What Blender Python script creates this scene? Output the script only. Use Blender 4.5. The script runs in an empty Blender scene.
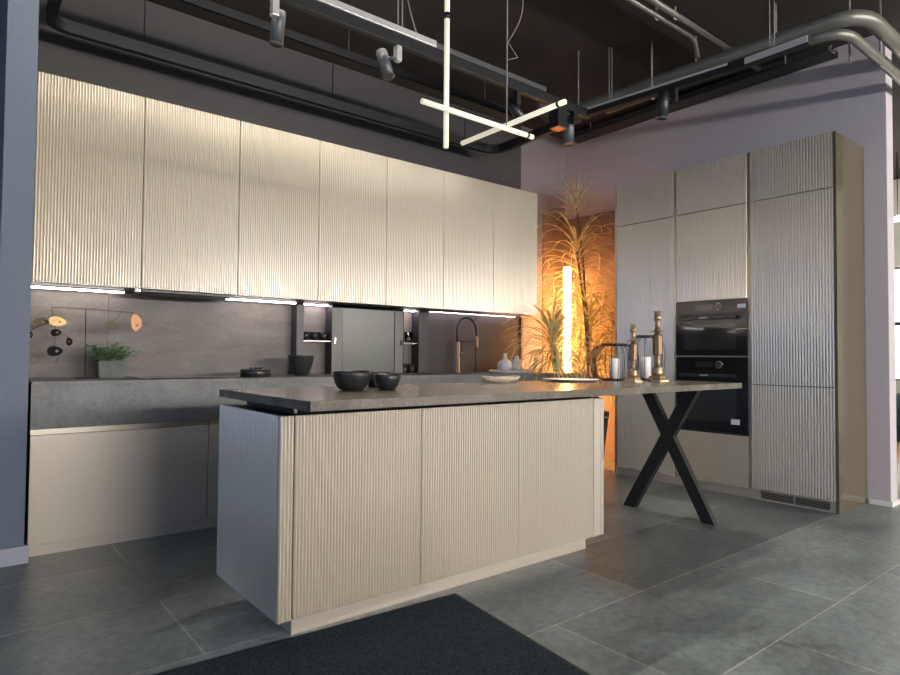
import bpy, bmesh, math, random
from mathutils import Vector, Matrix, noise
random.seed(7)
SC = bpy.context.scene
COL = SC.collection
PI = math.pi

# ------------------------------------------------------------------ camera
cam_data = bpy.data.cameras.new('camera')
cam = bpy.data.objects.new('camera', cam_data)
COL.objects.link(cam)
cam_data.sensor_width = 36.0
cam_data.lens = 622.573 / 900 * 36.0
cam_data.clip_start = 0.05
R_ = Vector((0.777946, -0.62827855, 0.0081296))
U_ = Vector((-0.02487404, -0.01786609, 0.99953093))
F_ = Vector((0.6278386, 0.77778331, 0.02952668))
rot = Matrix((R_, U_, -F_)).transposed()
cam.matrix_world = Matrix.Translation((0, 0, 1.022)) @ rot.to_4x4()
SC.camera = cam

# ------------------------------------------------------------------ world, exposure
W = bpy.data.worlds.new('world')
SC.world = W
W.use_nodes = True
W.node_tree.nodes['Background'].inputs[0].default_value = (0.55, 0.68, 1.0, 1)
W.node_tree.nodes['Background'].inputs[1].default_value = 0.5
SC.view_settings.view_transform = 'Standard'
SC.view_settings.look = 'None'
SC.view_settings.exposure = 0.1
SC.view_settings.gamma = 1.0
SC.view_settings.use_curve_mapping = False
REAR_WIN = ((1.0, 0.93, 0.84), 3.5)     # daylight seen through the rear windows
LEFT_WIN = ((0.36, 0.56, 1.0), 2.2)      # bluish sky through the left windows
ADDED_STRIP = ((1.0, 0.95, 0.88), 122.0)  # unseen light strip added at the rear as the main light
FAR_WIN = ((1.0, 0.95, 0.82), 5.0)       # window of the neighbouring room

# ------------------------------------------------------------------ materials
def new_mat(name):
    m = bpy.data.materials.new(name)
    m.use_nodes = True
    nt = m.node_tree
    b = nt.nodes['Principled BSDF']
    return m, nt, b

def plain(name, col, rough=0.5, metal=0.0, var=0.08, scale=14.0, bump=0.0, coat=0.0, stretch=None, spec=None):
    m, nt, b = new_mat(name)
    tc = nt.nodes.new('ShaderNodeTexCoord')
    mp = nt.nodes.new('ShaderNodeMapping')
    if stretch: mp.inputs['Scale'].default_value = stretch
    nz = nt.nodes.new('ShaderNodeTexNoise')
    nz.inputs['Scale'].default_value = scale
    nz.inputs['Detail'].default_value = 5.0
    rp = nt.nodes.new('ShaderNodeValToRGB')
    rp.color_ramp.elements[0].position = 0.3
    rp.color_ramp.elements[1].position = 0.7
    rp.color_ramp.elements[0].color = (*[c * (1 - var) for c in col], 1)
    rp.color_ramp.elements[1].color = (*[min(1, c * (1 + var)) for c in col], 1)
    nt.links.new(tc.outputs['Object'], mp.inputs['Vector'])
    nt.links.new(mp.outputs['Vector'], nz.inputs['Vector'])
    nt.links.new(nz.outputs['Fac'], rp.inputs['Fac'])
    nt.links.new(rp.outputs['Color'], b.inputs['Base Color'])
    b.inputs['Roughness'].default_value = rough
    b.inputs['Metallic'].default_value = metal
    b.inputs['Coat Weight'].default_value = coat
    if spec is not None: b.inputs['Specular IOR Level'].default_value = spec
    if bump:
        bp = nt.nodes.new('ShaderNodeBump')
        bp.inputs['Strength'].default_value = bump
        bp.inputs['Distance'].default_value = 0.004
        nt.links.new(nz.outputs['Fac'], bp.inputs['Height'])
        nt.links.new(bp.outputs['Normal'], b.inputs['Normal'])
    return m

def emit(name, col, strength):
    m, nt, b = new_mat(name)
    b.inputs['Base Color'].default_value = (*[min(1, c) * 0.8 for c in col], 1)
    b.inputs['Emission Color'].default_value = (*col, 1)
    b.inputs['Emission Strength'].default_value = strength
    return m

def glass(name, col=(1, 1, 1), rough=0.02):
    m, nt, b = new_mat(name)
    b.inputs['Base Color'].default_value = (*col, 1)
    b.inputs['Transmission Weight'].default_value = 1.0
    b.inputs['Roughness'].default_value = rough
    b.inputs['IOR'].default_value = 1.45
    return m

def stone(name, c0, c1, rough, scale, bump=0.15, stretch=(1, 1, 1), speck=0.0):
    m, nt, b = new_mat(name)
    tc = nt.nodes.new('ShaderNodeTexCoord')
    mp = nt.nodes.new('ShaderNodeMapping')
    mp.inputs['Scale'].default_value = stretch
    n1 = nt.nodes.new('ShaderNodeTexNoise'); n1.inputs['Scale'].default_value = scale
    n1.inputs['Detail'].default_value = 9.0; n1.inputs['Roughness'].default_value = 0.65
    n1.inputs['Distortion'].default_value = 0.4
    n2 = nt.nodes.new('ShaderNodeTexNoise'); n2.inputs['Scale'].default_value = scale * 14
    n2.inputs['Detail'].default_value = 3.0
    mx = nt.nodes.new('ShaderNodeMath'); mx.operation = 'MULTIPLY_ADD'
    mx.inputs[1].default_value = 0.45; 
    rp = nt.nodes.new('ShaderNodeValToRGB')
    rp.color_ramp.elements[0].position = 0.50; rp.color_ramp.elements[0].color = (*c0, 1)
    rp.color_ramp.elements[1].position = 0.95; rp.color_ramp.elements[1].color = (*c1, 1)
    nt.links.new(tc.outputs['Object'], mp.inputs['Vector'])
    nt.links.new(mp.outputs['Vector'], n1.inputs['Vector'])
    nt.links.new(mp.outputs['Vector'], n2.inputs['Vector'])
    nt.links.new(n2.outputs['Fac'], mx.inputs[0])
    nt.links.new(n1.outputs['Fac'], mx.inputs[2])
    nt.links.new(mx.outputs[0], rp.inputs['Fac'])
    nt.links.new(rp.outputs['Color'], b.inputs['Base Color'])
    b.inputs['Roughness'].default_value = rough
    bp = nt.nodes.new('ShaderNodeBump'); bp.inputs['Strength'].default_value = bump
    bp.inputs['Distance'].default_value = 0.003
    nt.links.new(mx.outputs[0], bp.inputs['Height'])
    nt.links.new(bp.outputs['Normal'], b.inputs['Normal'])
    return m

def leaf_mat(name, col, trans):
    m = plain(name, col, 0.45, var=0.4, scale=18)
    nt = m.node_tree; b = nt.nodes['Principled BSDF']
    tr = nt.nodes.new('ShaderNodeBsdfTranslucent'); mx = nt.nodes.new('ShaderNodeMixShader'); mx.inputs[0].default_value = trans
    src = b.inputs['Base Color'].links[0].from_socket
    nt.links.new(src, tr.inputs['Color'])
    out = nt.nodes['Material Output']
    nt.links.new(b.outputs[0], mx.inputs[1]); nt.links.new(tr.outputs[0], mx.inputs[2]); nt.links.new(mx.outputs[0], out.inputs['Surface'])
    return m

def floor_mat():
    m, nt, b = new_mat('slate_floor_tiles')
    tc = nt.nodes.new('ShaderNodeTexCoord')
    mp = nt.nodes.new('ShaderNodeMapping')
    # joints run through y = 1.03 + k*0.5825 and x = 0.71 + k*1.12 (every other row shifted half a tile)
    mp.inputs['Location'].default_value = (-(0.71 + 0.56 - 1.12 * 10), -(1.03 - 0.5825 * 20), 0)
    br = nt.nodes.new('ShaderNodeTexBrick')
    br.offset = 0.5; br.offset_frequency = 2; br.squash = 1.0
    br.inputs['Scale'].default_value = 1.0
    br.inputs['Brick Width'].default_value = 1.12
    br.inputs['Row Height'].default_value = 0.5825
    br.inputs['Mortar Size'].default_value = 0.0034
    br.inputs['Mortar Smooth'].default_value = 0.3
    br.inputs['Bias'].default_value = 0.0
    br.inputs['Color1'].default_value = (0.105, 0.127, 0.132, 1)
    br.inputs['Color2'].default_value = (0.235, 0.272, 0.278, 1)
    br.inputs['Mortar'].default_value = (0.36, 0.36, 0.34, 1)
    nt.links.new(tc.outputs['Object'], mp.inputs['Vector'])
    nt.links.new(mp.outputs['Vector'], br.inputs['Vector'])
    n1 = nt.nodes.new('ShaderNodeTexNoise'); n1.inputs['Scale'].default_value = 2.3
    n1.inputs['Detail'].default_value = 10; n1.inputs['Roughness'].default_value = 0.68
    n1.inputs['Distortion'].default_value = 0.9
    r1 = nt.nodes.new('ShaderNodeValToRGB')
    r1.color_ramp.elements[0].position = 0.32; r1.color_ramp.elements[0].color = (0.62, 0.62, 0.62, 1)
    r1.color_ramp.elements[1].position = 0.70; r1.color_ramp.elements[1].color = (1.42, 1.42, 1.40, 1)
    n2 = nt.nodes.new('ShaderNodeTexNoise'); n2.inputs['Scale'].default_value = 26
    n2.inputs['Detail'].default_value = 6; n2.inputs['Roughness'].default_value = 0.7
    r2 = nt.nodes.new('ShaderNodeValToRGB')
    r2.color_ramp.elements[0].position = 0.30; r2.color_ramp.elements[0].color = (0.70, 0.70, 0.70, 1)
    r2.color_ramp.elements[1].position = 0.72; r2.color_ramp.elements[1].color = (1.32, 1.32, 1.32, 1)
    for n in (n1, n2): nt.links.new(tc.outputs['Object'], n.inputs['Vector'])
    nt.links.new(n1.outputs['Fac'], r1.inputs['Fac']); nt.links.new(n2.outputs['Fac'], r2.inputs['Fac'])
    m1 = nt.nodes.new('ShaderNodeMix'); m1.data_type = 'RGBA'; m1.blend_type = 'MULTIPLY'; m1.inputs[0].default_value = 1
    m2 = nt.nodes.new('ShaderNodeMix'); m2.data_type = 'RGBA'; m2.blend_type = 'MULTIPLY'; m2.inputs[0].default_value = 1
    nt.links.new(br.outputs['Color'], m1.inputs[6]); nt.links.new(r1.outputs['Color'], m1.inputs[7])
    nt.links.new(m1.outputs[2], m2.inputs[6]); nt.links.new(r2.outputs['Color'], m2.inputs[7])
    nt.links.new(m2.outputs[2], b.inputs['Base Color'])
    rr = nt.nodes.new('ShaderNodeMapRange')
    rr.inputs['From Min'].default_value = 0.3; rr.inputs['From Max'].default_value = 0.7
    rr.inputs['To Min'].default_value = 0.30; rr.inputs['To Max'].default_value = 0.48
    nt.links.new(n1.outputs['Fac'], rr.inputs['Value'])
    nt.links.new(rr.outputs['Result'], b.inputs['Roughness'])
    bp = nt.nodes.new('ShaderNodeBump'); bp.inputs['Strength'].default_value = 0.12; bp.inputs['Distance'].default_value = 0.003
    nt.links.new(n2.outputs['Fac'], bp.inputs['Height']); nt.links.new(bp.outputs['Normal'], b.inputs['Normal'])
    return m

M = {}
M['floor'] = floor_mat()
M['ceiling'] = plain('dark_brown_ceiling', (0.030, 0.024, 0.020), 0.9, var=0.2, scale=3)
M['wall'] = plain('mauve_grey_paint', (0.48, 0.44, 0.47), 0.85, var=0.03, scale=40, bump=0.05)
M['wall_half_shaded'] = plain('half_shaded_mauve', (0.23, 0.205, 0.222), 0.85, var=0.03, scale=40, bump=0.05)  # mauve wall paint dimmed: partial shade near the corner put into the colour
M['wall_shaded'] = plain('shaded_wall_tone', (0.060, 0.056, 0.058), 0.85, var=0.04, scale=40, bump=0.05)  # shade on the wall above the cabinets, put into its colour
M['pillar'] = plain('slate_blue_paint', (0.155, 0.178, 0.225), 0.8, var=0.03, scale=40, bump=0.05)
M['wall_far'] = plain('off_white_paint', (0.55, 0.53, 0.48), 0.85, var=0.03)
M['white_trim'] = plain('white_trim_paint', (0.72, 0.70, 0.68), 0.5, var=0.02)
M['pillar_trim'] = plain('grey_skirting', (0.42, 0.42, 0.46), 0.6, var=0.02)
M['terracotta'] = plain('brown_plaster', (0.20, 0.145, 0.115), 0.8, var=0.22, scale=7, bump=0.2)
M['champagne'] = plain('champagne_lacquer', (0.66, 0.59, 0.485), 0.24, metal=0.5, var=0.03, scale=160)
M['champagne_flat'] = plain('champagne_matt', (0.54, 0.485, 0.41), 0.36, metal=0.5, var=0.05, scale=180)
M['olive_gloss'] = plain('bronze_gloss_panel', (0.22, 0.185, 0.125), 0.12, metal=0.6, var=0.04, scale=60)
M['profile'] = plain('champagne_profile', (0.55, 0.50, 0.42), 0.28, metal=0.9, var=0.02)
M['counter'] = stone('grey_stone_slab', (0.075, 0.075, 0.077), (0.17, 0.17, 0.17), 0.42, 5)
M['island_top'] = stone('taupe_stone_slab', (0.075, 0.067, 0.056), (0.18, 0.16, 0.13), 0.26, 6, bump=0.0)
M['splash'] = stone('brown_stone_splashback', (0.075, 0.065, 0.058), (0.175, 0.15, 0.135), 0.5, 4, stretch=(0.6, 1, 2.2))
M['carcass'] = plain('dark_carcass', (0.035, 0.033, 0.032), 0.5, var=0.05)
M['black'] = plain('black_powder_coat', (0.012, 0.012, 0.014), 0.45, var=0.1)
M['black_soft'] = plain('black_satin', (0.018, 0.018, 0.020), 0.35, var=0.1)
M['anthracite'] = plain('anthracite_metal', (0.045, 0.047, 0.052), 0.4, metal=0.3, var=0.06)
M['grey_glass'] = plain('grey_back_painted_glass', (0.125, 0.132, 0.115), 0.28, metal=0.0, var=0.08, scale=2, spec=0.35)
M['grey_frame'] = plain('grey_aluminium', (0.30, 0.30, 0.29), 0.32, metal=0.7, var=0.03)
M['stile_grey'] = plain('grey_painted_stile', (0.13, 0.13, 0.125), 0.4, var=0.04)
M['smoke_panel'] = plain('smoked_gloss_panel', (0.070, 0.068, 0.070), 0.16, metal=0.0, var=0.05, scale=3)
M['silver'] = plain('silver_aluminium', (0.70, 0.69, 0.68), 0.35, metal=0.5, var=0.03)
M['pipe'] = plain('galvanised_conduit', (0.20, 0.197, 0.172), 0.42, metal=0.5, var=0.12, scale=9)
M['spot_grey'] = plain('grey_spot_housing', (0.10, 0.103, 0.107), 0.4, metal=0.3, var=0.05)
M['copper'] = plain('brushed_copper', (0.25, 0.115, 0.055), 0.4, metal=0.6, var=0.1, scale=30)
M['brass'] = plain('aged_brass', (0.38, 0.275, 0.165), 0.42, metal=0.75, var=0.14, scale=40)
M['tap_bronze'] = plain('tap_bronze', (0.36, 0.29, 0.23), 0.36, metal=0.7, var=0.05)
M['brass_dark'] = plain('dark_brass_sleeve', (0.20, 0.125, 0.07), 0.45, metal=0.6, var=0.2, scale=40)
M['gold'] = plain('hammered_gold', (0.42, 0.26, 0.10), 0.4, metal=0.5, var=0.12, scale=60)
M['olive_metal'] = plain('olive_bronze', (0.075, 0.052, 0.022), 0.5, metal=0.4, var=0.15, scale=60)
M['dark_bronze'] = plain('dark_bronze', (0.014, 0.011, 0.009), 0.7, metal=0.0, var=0.15, scale=60, spec=0.1)
M['ceramic'] = plain('black_glazed_ceramic', (0.020, 0.019, 0.020), 0.3, var=0.3, scale=30, bump=0.1)
M['green_black'] = plain('dark_green_black_glaze', (0.024, 0.026, 0.022), 0.35, var=0.2, scale=30)
M['white_ceramic'] = plain('white_ceramic', (0.62, 0.63, 0.65), 0.4, var=0.03)
M['wax'] = plain('white_wax', (0.90, 0.88, 0.85), 0.5, var=0.02)
M['concrete'] = plain('pale_concrete', (0.12, 0.125, 0.118), 0.7, var=0.2, scale=25, bump=0.2)
M['plaster'] = plain('grey_plaster', (0.22, 0.20, 0.18), 0.7, var=0.12, scale=12, bump=0.1)
M['wood'] = plain('pale_wood', (0.60, 0.48, 0.34), 0.5, var=0.2, scale=12, stretch=(1, 6, 6))
M['chair_wood'] = plain('honey_wood', (0.50, 0.30, 0.12), 0.5, var=0.15, scale=12)
M['herb'] = plain('herb_green', (0.13, 0.25, 0.10), 0.5, var=0.5, scale=30)
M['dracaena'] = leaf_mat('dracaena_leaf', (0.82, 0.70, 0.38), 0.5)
M['stem'] = plain('brown_stem', (0.16, 0.085, 0.05), 0.7, var=0.3, scale=30, bump=0.3)
M['soil'] = plain('dark_soil', (0.03, 0.022, 0.016), 0.95, var=0.4, scale=60, bump=0.5)
M['oven_glass'] = plain('black_oven_glass', (0.010, 0.010, 0.012), 0.08, var=0.05, spec=0.3)
M['oven_trim'] = plain('oven_dark_steel', (0.055, 0.056, 0.060), 0.3, metal=0.7, var=0.05)
M['oven_window'] = plain('oven_window_glass', (0.035, 0.036, 0.040), 0.05, metal=0.35, var=0.05)
M['steel'] = plain('bright_steel', (0.62, 0.60, 0.56), 0.22, metal=1.0, var=0.03)
M['sticker'] = plain('pale_sticker', (0.72, 0.78, 0.84), 0.6, var=0.01)
M['display'] = plain('display_glass', (0.03, 0.033, 0.038), 0.08, var=0.02)
M['rug'] = plain('charcoal_rug_pile', (0.032, 0.043, 0.053), 0.95, var=0.45, scale=110, bump=0.9, spec=0.1)
M['rug_hem'] = plain('charcoal_rug_edge', (0.030, 0.036, 0.040), 0.9, var=0.2, scale=60)
M['green_velvet'] = plain('dark_green_upholstery', (0.012, 0.03, 0.026), 0.8, var=0.2, scale=40)
M['cable'] = plain('grey_cable', (0.22, 0.21, 0.20), 0.5, var=0.05)
M['clear_glass'] = glass('clear_glass', (0.9, 0.92, 0.92))
M['led_white'] = emit('led_cool_white', (1.0, 0.90, 0.86), 15.0)
M['led_pink'] = emit('led_pinkish_white', (1.0, 0.86, 0.90), 14.0)
M['led_niche'] = emit('led_niche_white', (1.0, 0.86, 0.92), 26.0)
M['tube_cream'] = emit('pendant_tube_glow', (1.0, 0.93, 0.72), 0.50)
M['lamp_orange'] = emit('amber_tube_glow', (1.0, 0.43, 0.14), 58.0)
M['rear_sky'] = emit('rear_daylight', *REAR_WIN)
M['left_sky'] = emit('left_daylight', *LEFT_WIN)
M['far_sky'] = emit('far_daylight', *FAR_WIN)
M['added_light_strip'] = emit('added_strip_glow', *ADDED_STRIP)
M['track_led'] = emit('track_led_glow', (1.0, 0.94, 0.85), 18.0)
M['ceil_lamp'] = emit('ceiling_lamp_glow', (1.0, 0.95, 0.88), 20.0)

# ------------------------------------------------------------------ mesh helpers
def box(bm, x0, x1, y0, y1, z0, z1, bev=0.0, seg=2):
    r = bmesh.ops.create_cube(bm, size=1.0)
    vs = r['verts']
    for v in vs:
        v.co = Vector(((x0 + x1) / 2 + v.co.x * (x1 - x0), (y0 + y1) / 2 + v.co.y * (y1 - y0), (z0 + z1) / 2 + v.co.z * (z1 - z0)))
    if bev:
        es = list({e for v in vs for e in v.link_edges})
        bmesh.ops.bevel(bm, geom=es, offset=bev, segments=seg, affect='EDGES', profile=0.6)
    return bm

def bx(*a, **k):
    return box(bmesh.new(), *a, **k)

def tube(bm, pts, r, n=10, cap=True):
    """round tube along a polyline; r a number or a list"""
    pts = [Vector(p) for p in pts]
    rs = r if isinstance(r, (list, tuple)) else [r] * len(pts)
    rings = []
    prev = None
    for i, p in enumerate(pts):
        if i == 0: d = pts[1] - pts[0]
        elif i == len(pts) - 1: d = pts[-1] - pts[-2]
        else: d = (pts[i + 1] - p).normalized() + (p - pts[i - 1]).normalized()
        d.normalize()
        if prev is None:
            a = Vector((0, 0, 1)) if abs(d.z) < 0.9 else Vector((1, 0, 0))
            u = d.cross(a).normalized()
        else:
            u = (prev - d * prev.dot(d)).normalized()
        prev = u
        w = d.cross(u)
        rings.append([bm.verts.new(p + (u * math.cos(2 * PI * k / n) + w * math.sin(2 * PI * k / n)) * rs[i]) for k in range(n)])
    for a, b in zip(rings, rings[1:]):
        for k in range(n):
            f = bm.faces.new((a[k], a[(k + 1) % n], b[(k + 1) % n], b[k])); f.smooth = True
    if cap:
        bm.faces.new(rings[0][::-1]); bm.faces.new(rings[-1])
    return bm

def lathe(bm, prof, n=32, c=(0, 0, 0), smooth=True, facet=None):
    """prof: list of (r, z) from bottom axis to top axis"""
    n = facet or n
    rings = []
    for r, z in prof:
        if r < 1e-5: rings.append([bm.verts.new((c[0], c[1], c[2] + z))])
        else: rings.append([bm.verts.new((c[0] + r * math.cos(2 * PI * k / n), c[1] + r * math.sin(2 * PI * k / n), c[2] + z)) for k in range(n)])
    for a, b in zip(rings, rings[1:]):
        for k in range(n):
            k2 = (k + 1) % n
            if len(a) == 1 and len(b) == 1: continue
            if len(a) == 1: f = bm.faces.new((a[0], b[k], b[k2]))
            elif len(b) == 1: f = bm.faces.new((a[k], a[k2], b[0]))
            else: f = bm.faces.new((a[k], a[k2], b[k2], b[k]))
            f.smooth = smooth and not facet
    bmesh.ops.recalc_face_normals(bm, faces=bm.faces[:])
    return bm

def prism(bm, outline, ax, d0, d1, bev=0):
    """extrude a 2D outline along axis ax; outline in the two other axes in order"""
    def p(a, b, d):
        return {'x': (d, a, b), 'y': (a, d, b), 'z': (a, b, d)}[ax]
    lo = [bm.verts.new(p(a, b, d0)) for a, b in outline]
    hi = [bm.verts.new(p(a, b, d1)) for a, b in outline]
    n = len(outline)
    for k in range(n): bm.faces.new((lo[k], lo[(k + 1) % n], hi[(k + 1) % n], hi[k]))
    bm.faces.new(lo[::-1]); bm.faces.new(hi)
    bmesh.ops.recalc_face_normals(bm, faces=bm.faces[:])
    return bm

def sweep_rect(bm, pts, w, h):
    """rectangular bar along a horizontal path"""
    pts = [Vector(p) for p in pts]
    rings = []
    for i, p in enumerate(pts):
        if i == 0: d = pts[1] - pts[0]
        elif i == len(pts) - 1: d = pts[-1] - pts[-2]
        else: d = (pts[i + 1] - p).normalized() + (p - pts[i - 1]).normalized()
        d.z = 0; d.normalize()
        s = Vector((d.y, -d.x, 0)) * (w / 2)
        u = Vector((0, 0, h / 2))
        rings.append([bm.verts.new(p + s + u), bm.verts.new(p - s + u), bm.verts.new(p - s - u), bm.verts.new(p + s - u)])
    for a, b in zip(rings, rings[1:]):
        for k in range(4): bm.faces.new((a[k], a[(k + 1) % 4], b[(k + 1) % 4], b[k]))
    bm.faces.new(rings[0]); bm.faces.new(rings[-1])
    bmesh.ops.recalc_face_normals(bm, faces=bm.faces[:])
    return bm

def bend(p0, p1, p2, rad, n=8):
    """p0->p1->p2 with a rounded corner at p1"""
    p0, p1, p2 = Vector(p0), Vector(p1), Vector(p2)
    a = p1 + (p0 - p1).normalized() * rad
    b = p1 + (p2 - p1).normalized() * rad
    out = []
    for k in range(n + 1):
        t = k / n
        out.append((1 - t) ** 2 * a + 2 * t * (1 - t) * p1 + t * t * b)
    return out

def ribbed(x0, x1, z0, z1, yf, th=0.02, pitch=0.0125, depth=0.008, facing='-y', grooves=True):
    """fluted front: vertical half-round ribs; facing -y (x range) or -x (then x0,x1 are y values and yf is x)"""
    bm = bmesh.new()
    wdt = x1 - x0
    n = max(1, round(wdt / pitch)); pt = wdt / n
    out = []
    seg = 8
    for k in range(n):
        for j in range(seg):
            t = j / seg
            s = abs(math.sin(PI * t)) ** 0.85
            out.append((x0 + (k + t) * pt, yf + depth * (1 - s)))
    out.append((x1, yf + depth))
    out.append((x1, yf + th)); out.append((x0, yf + th))
    if facing == '-x': out = [(b, a) for a, b in out]
    return prism(bm, out, 'z', z0, z1)

# ------------------------------------------------------------------ object helpers
def thing(name, label, cat, loc=(0, 0, 0), group=None):
    o = bpy.data.objects.new(name, None)
    COL.objects.link(o)
    o.location = loc
    o.empty_display_size = 0.1
    o['label'] = label; o['category'] = cat
    if group: o['group'] = group
    return o

def root_loc(o):
    v = Vector((0, 0, 0))
    while o is not None:
        v += o.location; o = o.parent
    return v

def mesh(name, bm, mat, parent=None, base=None):
    """world-space bmesh -> one mesh object under its parent"""
    me = bpy.data.meshes.new(name)
    off = root_loc(parent) if parent else Vector(base or (0, 0, 0))
    bmesh.ops.translate(bm, verts=bm.verts[:], vec=-off)
    bm.normal_update()
    bm.to_mesh(me); bm.free()
    me.materials.append(mat if not isinstance(mat, str) else M[mat])
    o = bpy.data.objects.new(name, me)
    COL.objects.link(o)
    if parent: o.parent = parent
    else: o.location = off
    return o

def single(name, bm, mat, label, cat, base, group=None):
    o = mesh(name, bm, mat, None, base)
    o['label'] = label; o['category'] = cat
    if group: o['group'] = group
    return o

def struct(name, bm, mat, parent=None):
    o = mesh(name, bm, mat, parent)
    if not parent: o['kind'] = 'structure'
    return o

def copy_thing(src, loc, label, group=None):
    c = src.copy(); COL.objects.link(c); c.location = loc; c['label'] = label
    if group: c['group'] = group
    for ch in src.children:
        d = ch.copy(); COL.objects.link(d); d.parent = c
        for g in ch.children:
            e = g.copy(); COL.objects.link(e); e.parent = d
    return c

# ------------------------------------------------------------------ room shell
CEIL = 3.35
YB = 4.40         # back wall
XW = 5.115        # right wall behind the tall cabinets
struct('floor', bx(-4.2, 9.8, -6.2, 4.6, -0.1, 0), 'floor')
struct('ceiling', bx(-4.2, 9.8, -6.2, 4.6, CEIL, CEIL + 0.1), 'ceiling')
struct('wall_back', bx(-4.2, 9.8, YB, YB + 0.2, 0, CEIL), 'wall_shaded')
struct('wall_right', bx(XW, XW + 0.136, 1.455, YB, 0, CEIL, bev=0.004), 'wall')
struct('wall_left', bx(0.187, 0.315, 3.68, YB, 0, CEIL, bev=0.003), 'pillar')
b = bx(0.183, 0.333, 3.655, 3.68, 0, 0.085, bev=0.004)
struct('baseboard_left', b, 'pillar_trim')
b = bx(XW - 0.012, XW + 0.148, 1.443, 1.455, 0, 0.035, bev=0.003)
box(b, XW - 0.012, XW, 1.455, 1.585, 0, 0.035, bev=0.003)
struct('baseboard_right', b, 'white_trim')
# panel in painted half shade, then brown plaster lining of the plant corner
struct('half_shade_panel', bx(4.45, XW, YB - 0.004, YB, 0.9, CEIL), 'wall_half_shaded')
struct('trim_1', bx(4.771, XW - 0.012, YB - 0.014, YB - 0.0045, 0, 2.50), 'terracotta')
struct('trim_2', bx(XW - 0.012, XW, 3.39, YB - 0.0045, 0, 2.48), 'terracotta')

def window(name, axis, at, a0, a1, z0, z1, cols, rows, mat, thick=0.06):
    root = bpy.data.objects.new(name, None); COL.objects.link(root); root['kind'] = 'structure'
    fb = bmesh.new()
    def bar(p0, p1, q0, q1):
        if axis == 'y': box(fb, p0, p1, at - thick / 2, at + thick / 2, q0, q1)
        else: box(fb, at - thick / 2, at + thick / 2, p0, p1, q0, q1)
    t = 0.05
    for i in range(cols + 1):
        c = a0 + (a1 - a0) * i / cols
        bar(c - t / 2, c + t / 2, z0, z1)
    for j in range(rows + 1):
        c = z0 + (z1 - z0) * j / rows
        bar(a0, a1, c - t / 2, c + t / 2)
    mesh('window_frame', fb, 'anthracite', root)
    g = 0.012
    if axis == 'y': pb = bx(a0, a1, at - 0.01 - g, at - 0.01, z0, z1)
    else:
        s = -1 if at < 0 else 1
        pb = bx(min(at, at + s * 0.02), max(at, at + s * 0.02), a0, a1, z0, z1)
    mesh('window_pane', pb, mat, root)
    return root

def wall_with_holes(name, axis, p0, p1, a0, a1, holes, z0, z1, mat):
    """holes: (h0,h1,zh0,zh1) sorted along the wall"""
    bm = bmesh.new()
    def slab(s0, s1, q0, q1):
        if s1 - s0 < 1e-4 or q1 - q0 < 1e-4: return
        if axis == 'y': box(bm, s0, s1, p0, p1, q0, q1)
        else: box(bm, p0, p1, s0, s1, q0, q1)
    c = a0
    for h0, h1, q0, q1 in holes:
        slab(c, h0, z0, z1); slab(h0, h1, z0, q0); slab(h0, h1, q1, z1); c = h1
    slab(c, a1, z0, z1)
    return struct(name, bm, mat)

RW = [(-2.6, -0.6, 0.5, 2.9), (0.4, 2.4, 0.5, 2.9), (3.6, 4.6, 0.6, 2.7), (6.2, 7.2, 0.6, 2.7)]
wall_with_holes('wall_rear', 'y', -6.2, -6.0, -4.2, 9.8, RW, 0, CEIL, 'wall_far')
for i, (a0, a1, q0, q1) in enumerate(RW):
    window('window_%d' % (i + 1), 'y', -6.05, a0, a1, q0, q1, 2, 4, 'left_sky' if i == 0 else 'rear_sky')
LW = [(-3.4, -1.0, 0.5, 2.9), (-0.2, 2.2, 0.3, 2.9)]
wall_with_holes('wall_side', 'x', -4.2, -4.0, -6.0, YB, LW, 0, CEIL, 'wall_far')
for i, (a0, a1, q0, q1) in enumerate(LW):
    window('window_%d' % (i + 5), 'x', -4.1, a0, a1, q0, q1, 3, 3, 'left_sky')
FW = [(1.2, 3.4, 0.75, 2.22)]
wall_with_holes('wall_far', 'x', 9.5, 9.7, -6.0, YB, FW, 0, CEIL, 'wall_far')
window('window_7', 'x', 9.6, 1.2, 3.4, 0.75, 2.22, 2, 2, 'far_sky')

# ------------------------------------------------------------------ wall cabinets
U = [0.342, 0.886, 1.462, 2.036, 2.608, 3.170, 3.730, 4.292]
ZB, ZT, YU = 1.408, 2.553, 4.015
UL = ['fluted champagne wall cabinet touching the grey pillar above the gold mobile',
      'fluted champagne wall cabinet above the extractor, second from the grey pillar',
      'fluted champagne wall cabinet above the black control puck, third from the pillar',
      'fluted champagne wall cabinet in the middle of the row above the dark shelf niche',
      'fluted champagne wall cabinet directly above the grey sliding glass door',
      'fluted champagne wall cabinet above the kitchen tap, second from the plant corner',
      'fluted champagne wall cabinet at the row end beside the glowing plant corner']
for i in range(7):
    x0, x1 = U[i], U[i + 1]
    t = thing('wall_cabinet', UL[i], 'cabinet', ((x0 + x1) / 2, 4.2, ZB), 'fluted wall cabinets over the counter')
    mesh('body', bx(x0 + 0.001, x1 - 0.001, YU + 0.024, YB - 0.001, ZB + 0.004, ZT), 'carcass' if i < 6 else 'champagne_flat', t)
    mesh('door', ribbed(x0 + 0.0022, x1 - 0.0022, ZB, ZT, YU, pitch=0.0150, depth=0.006), 'champagne', t)

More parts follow.
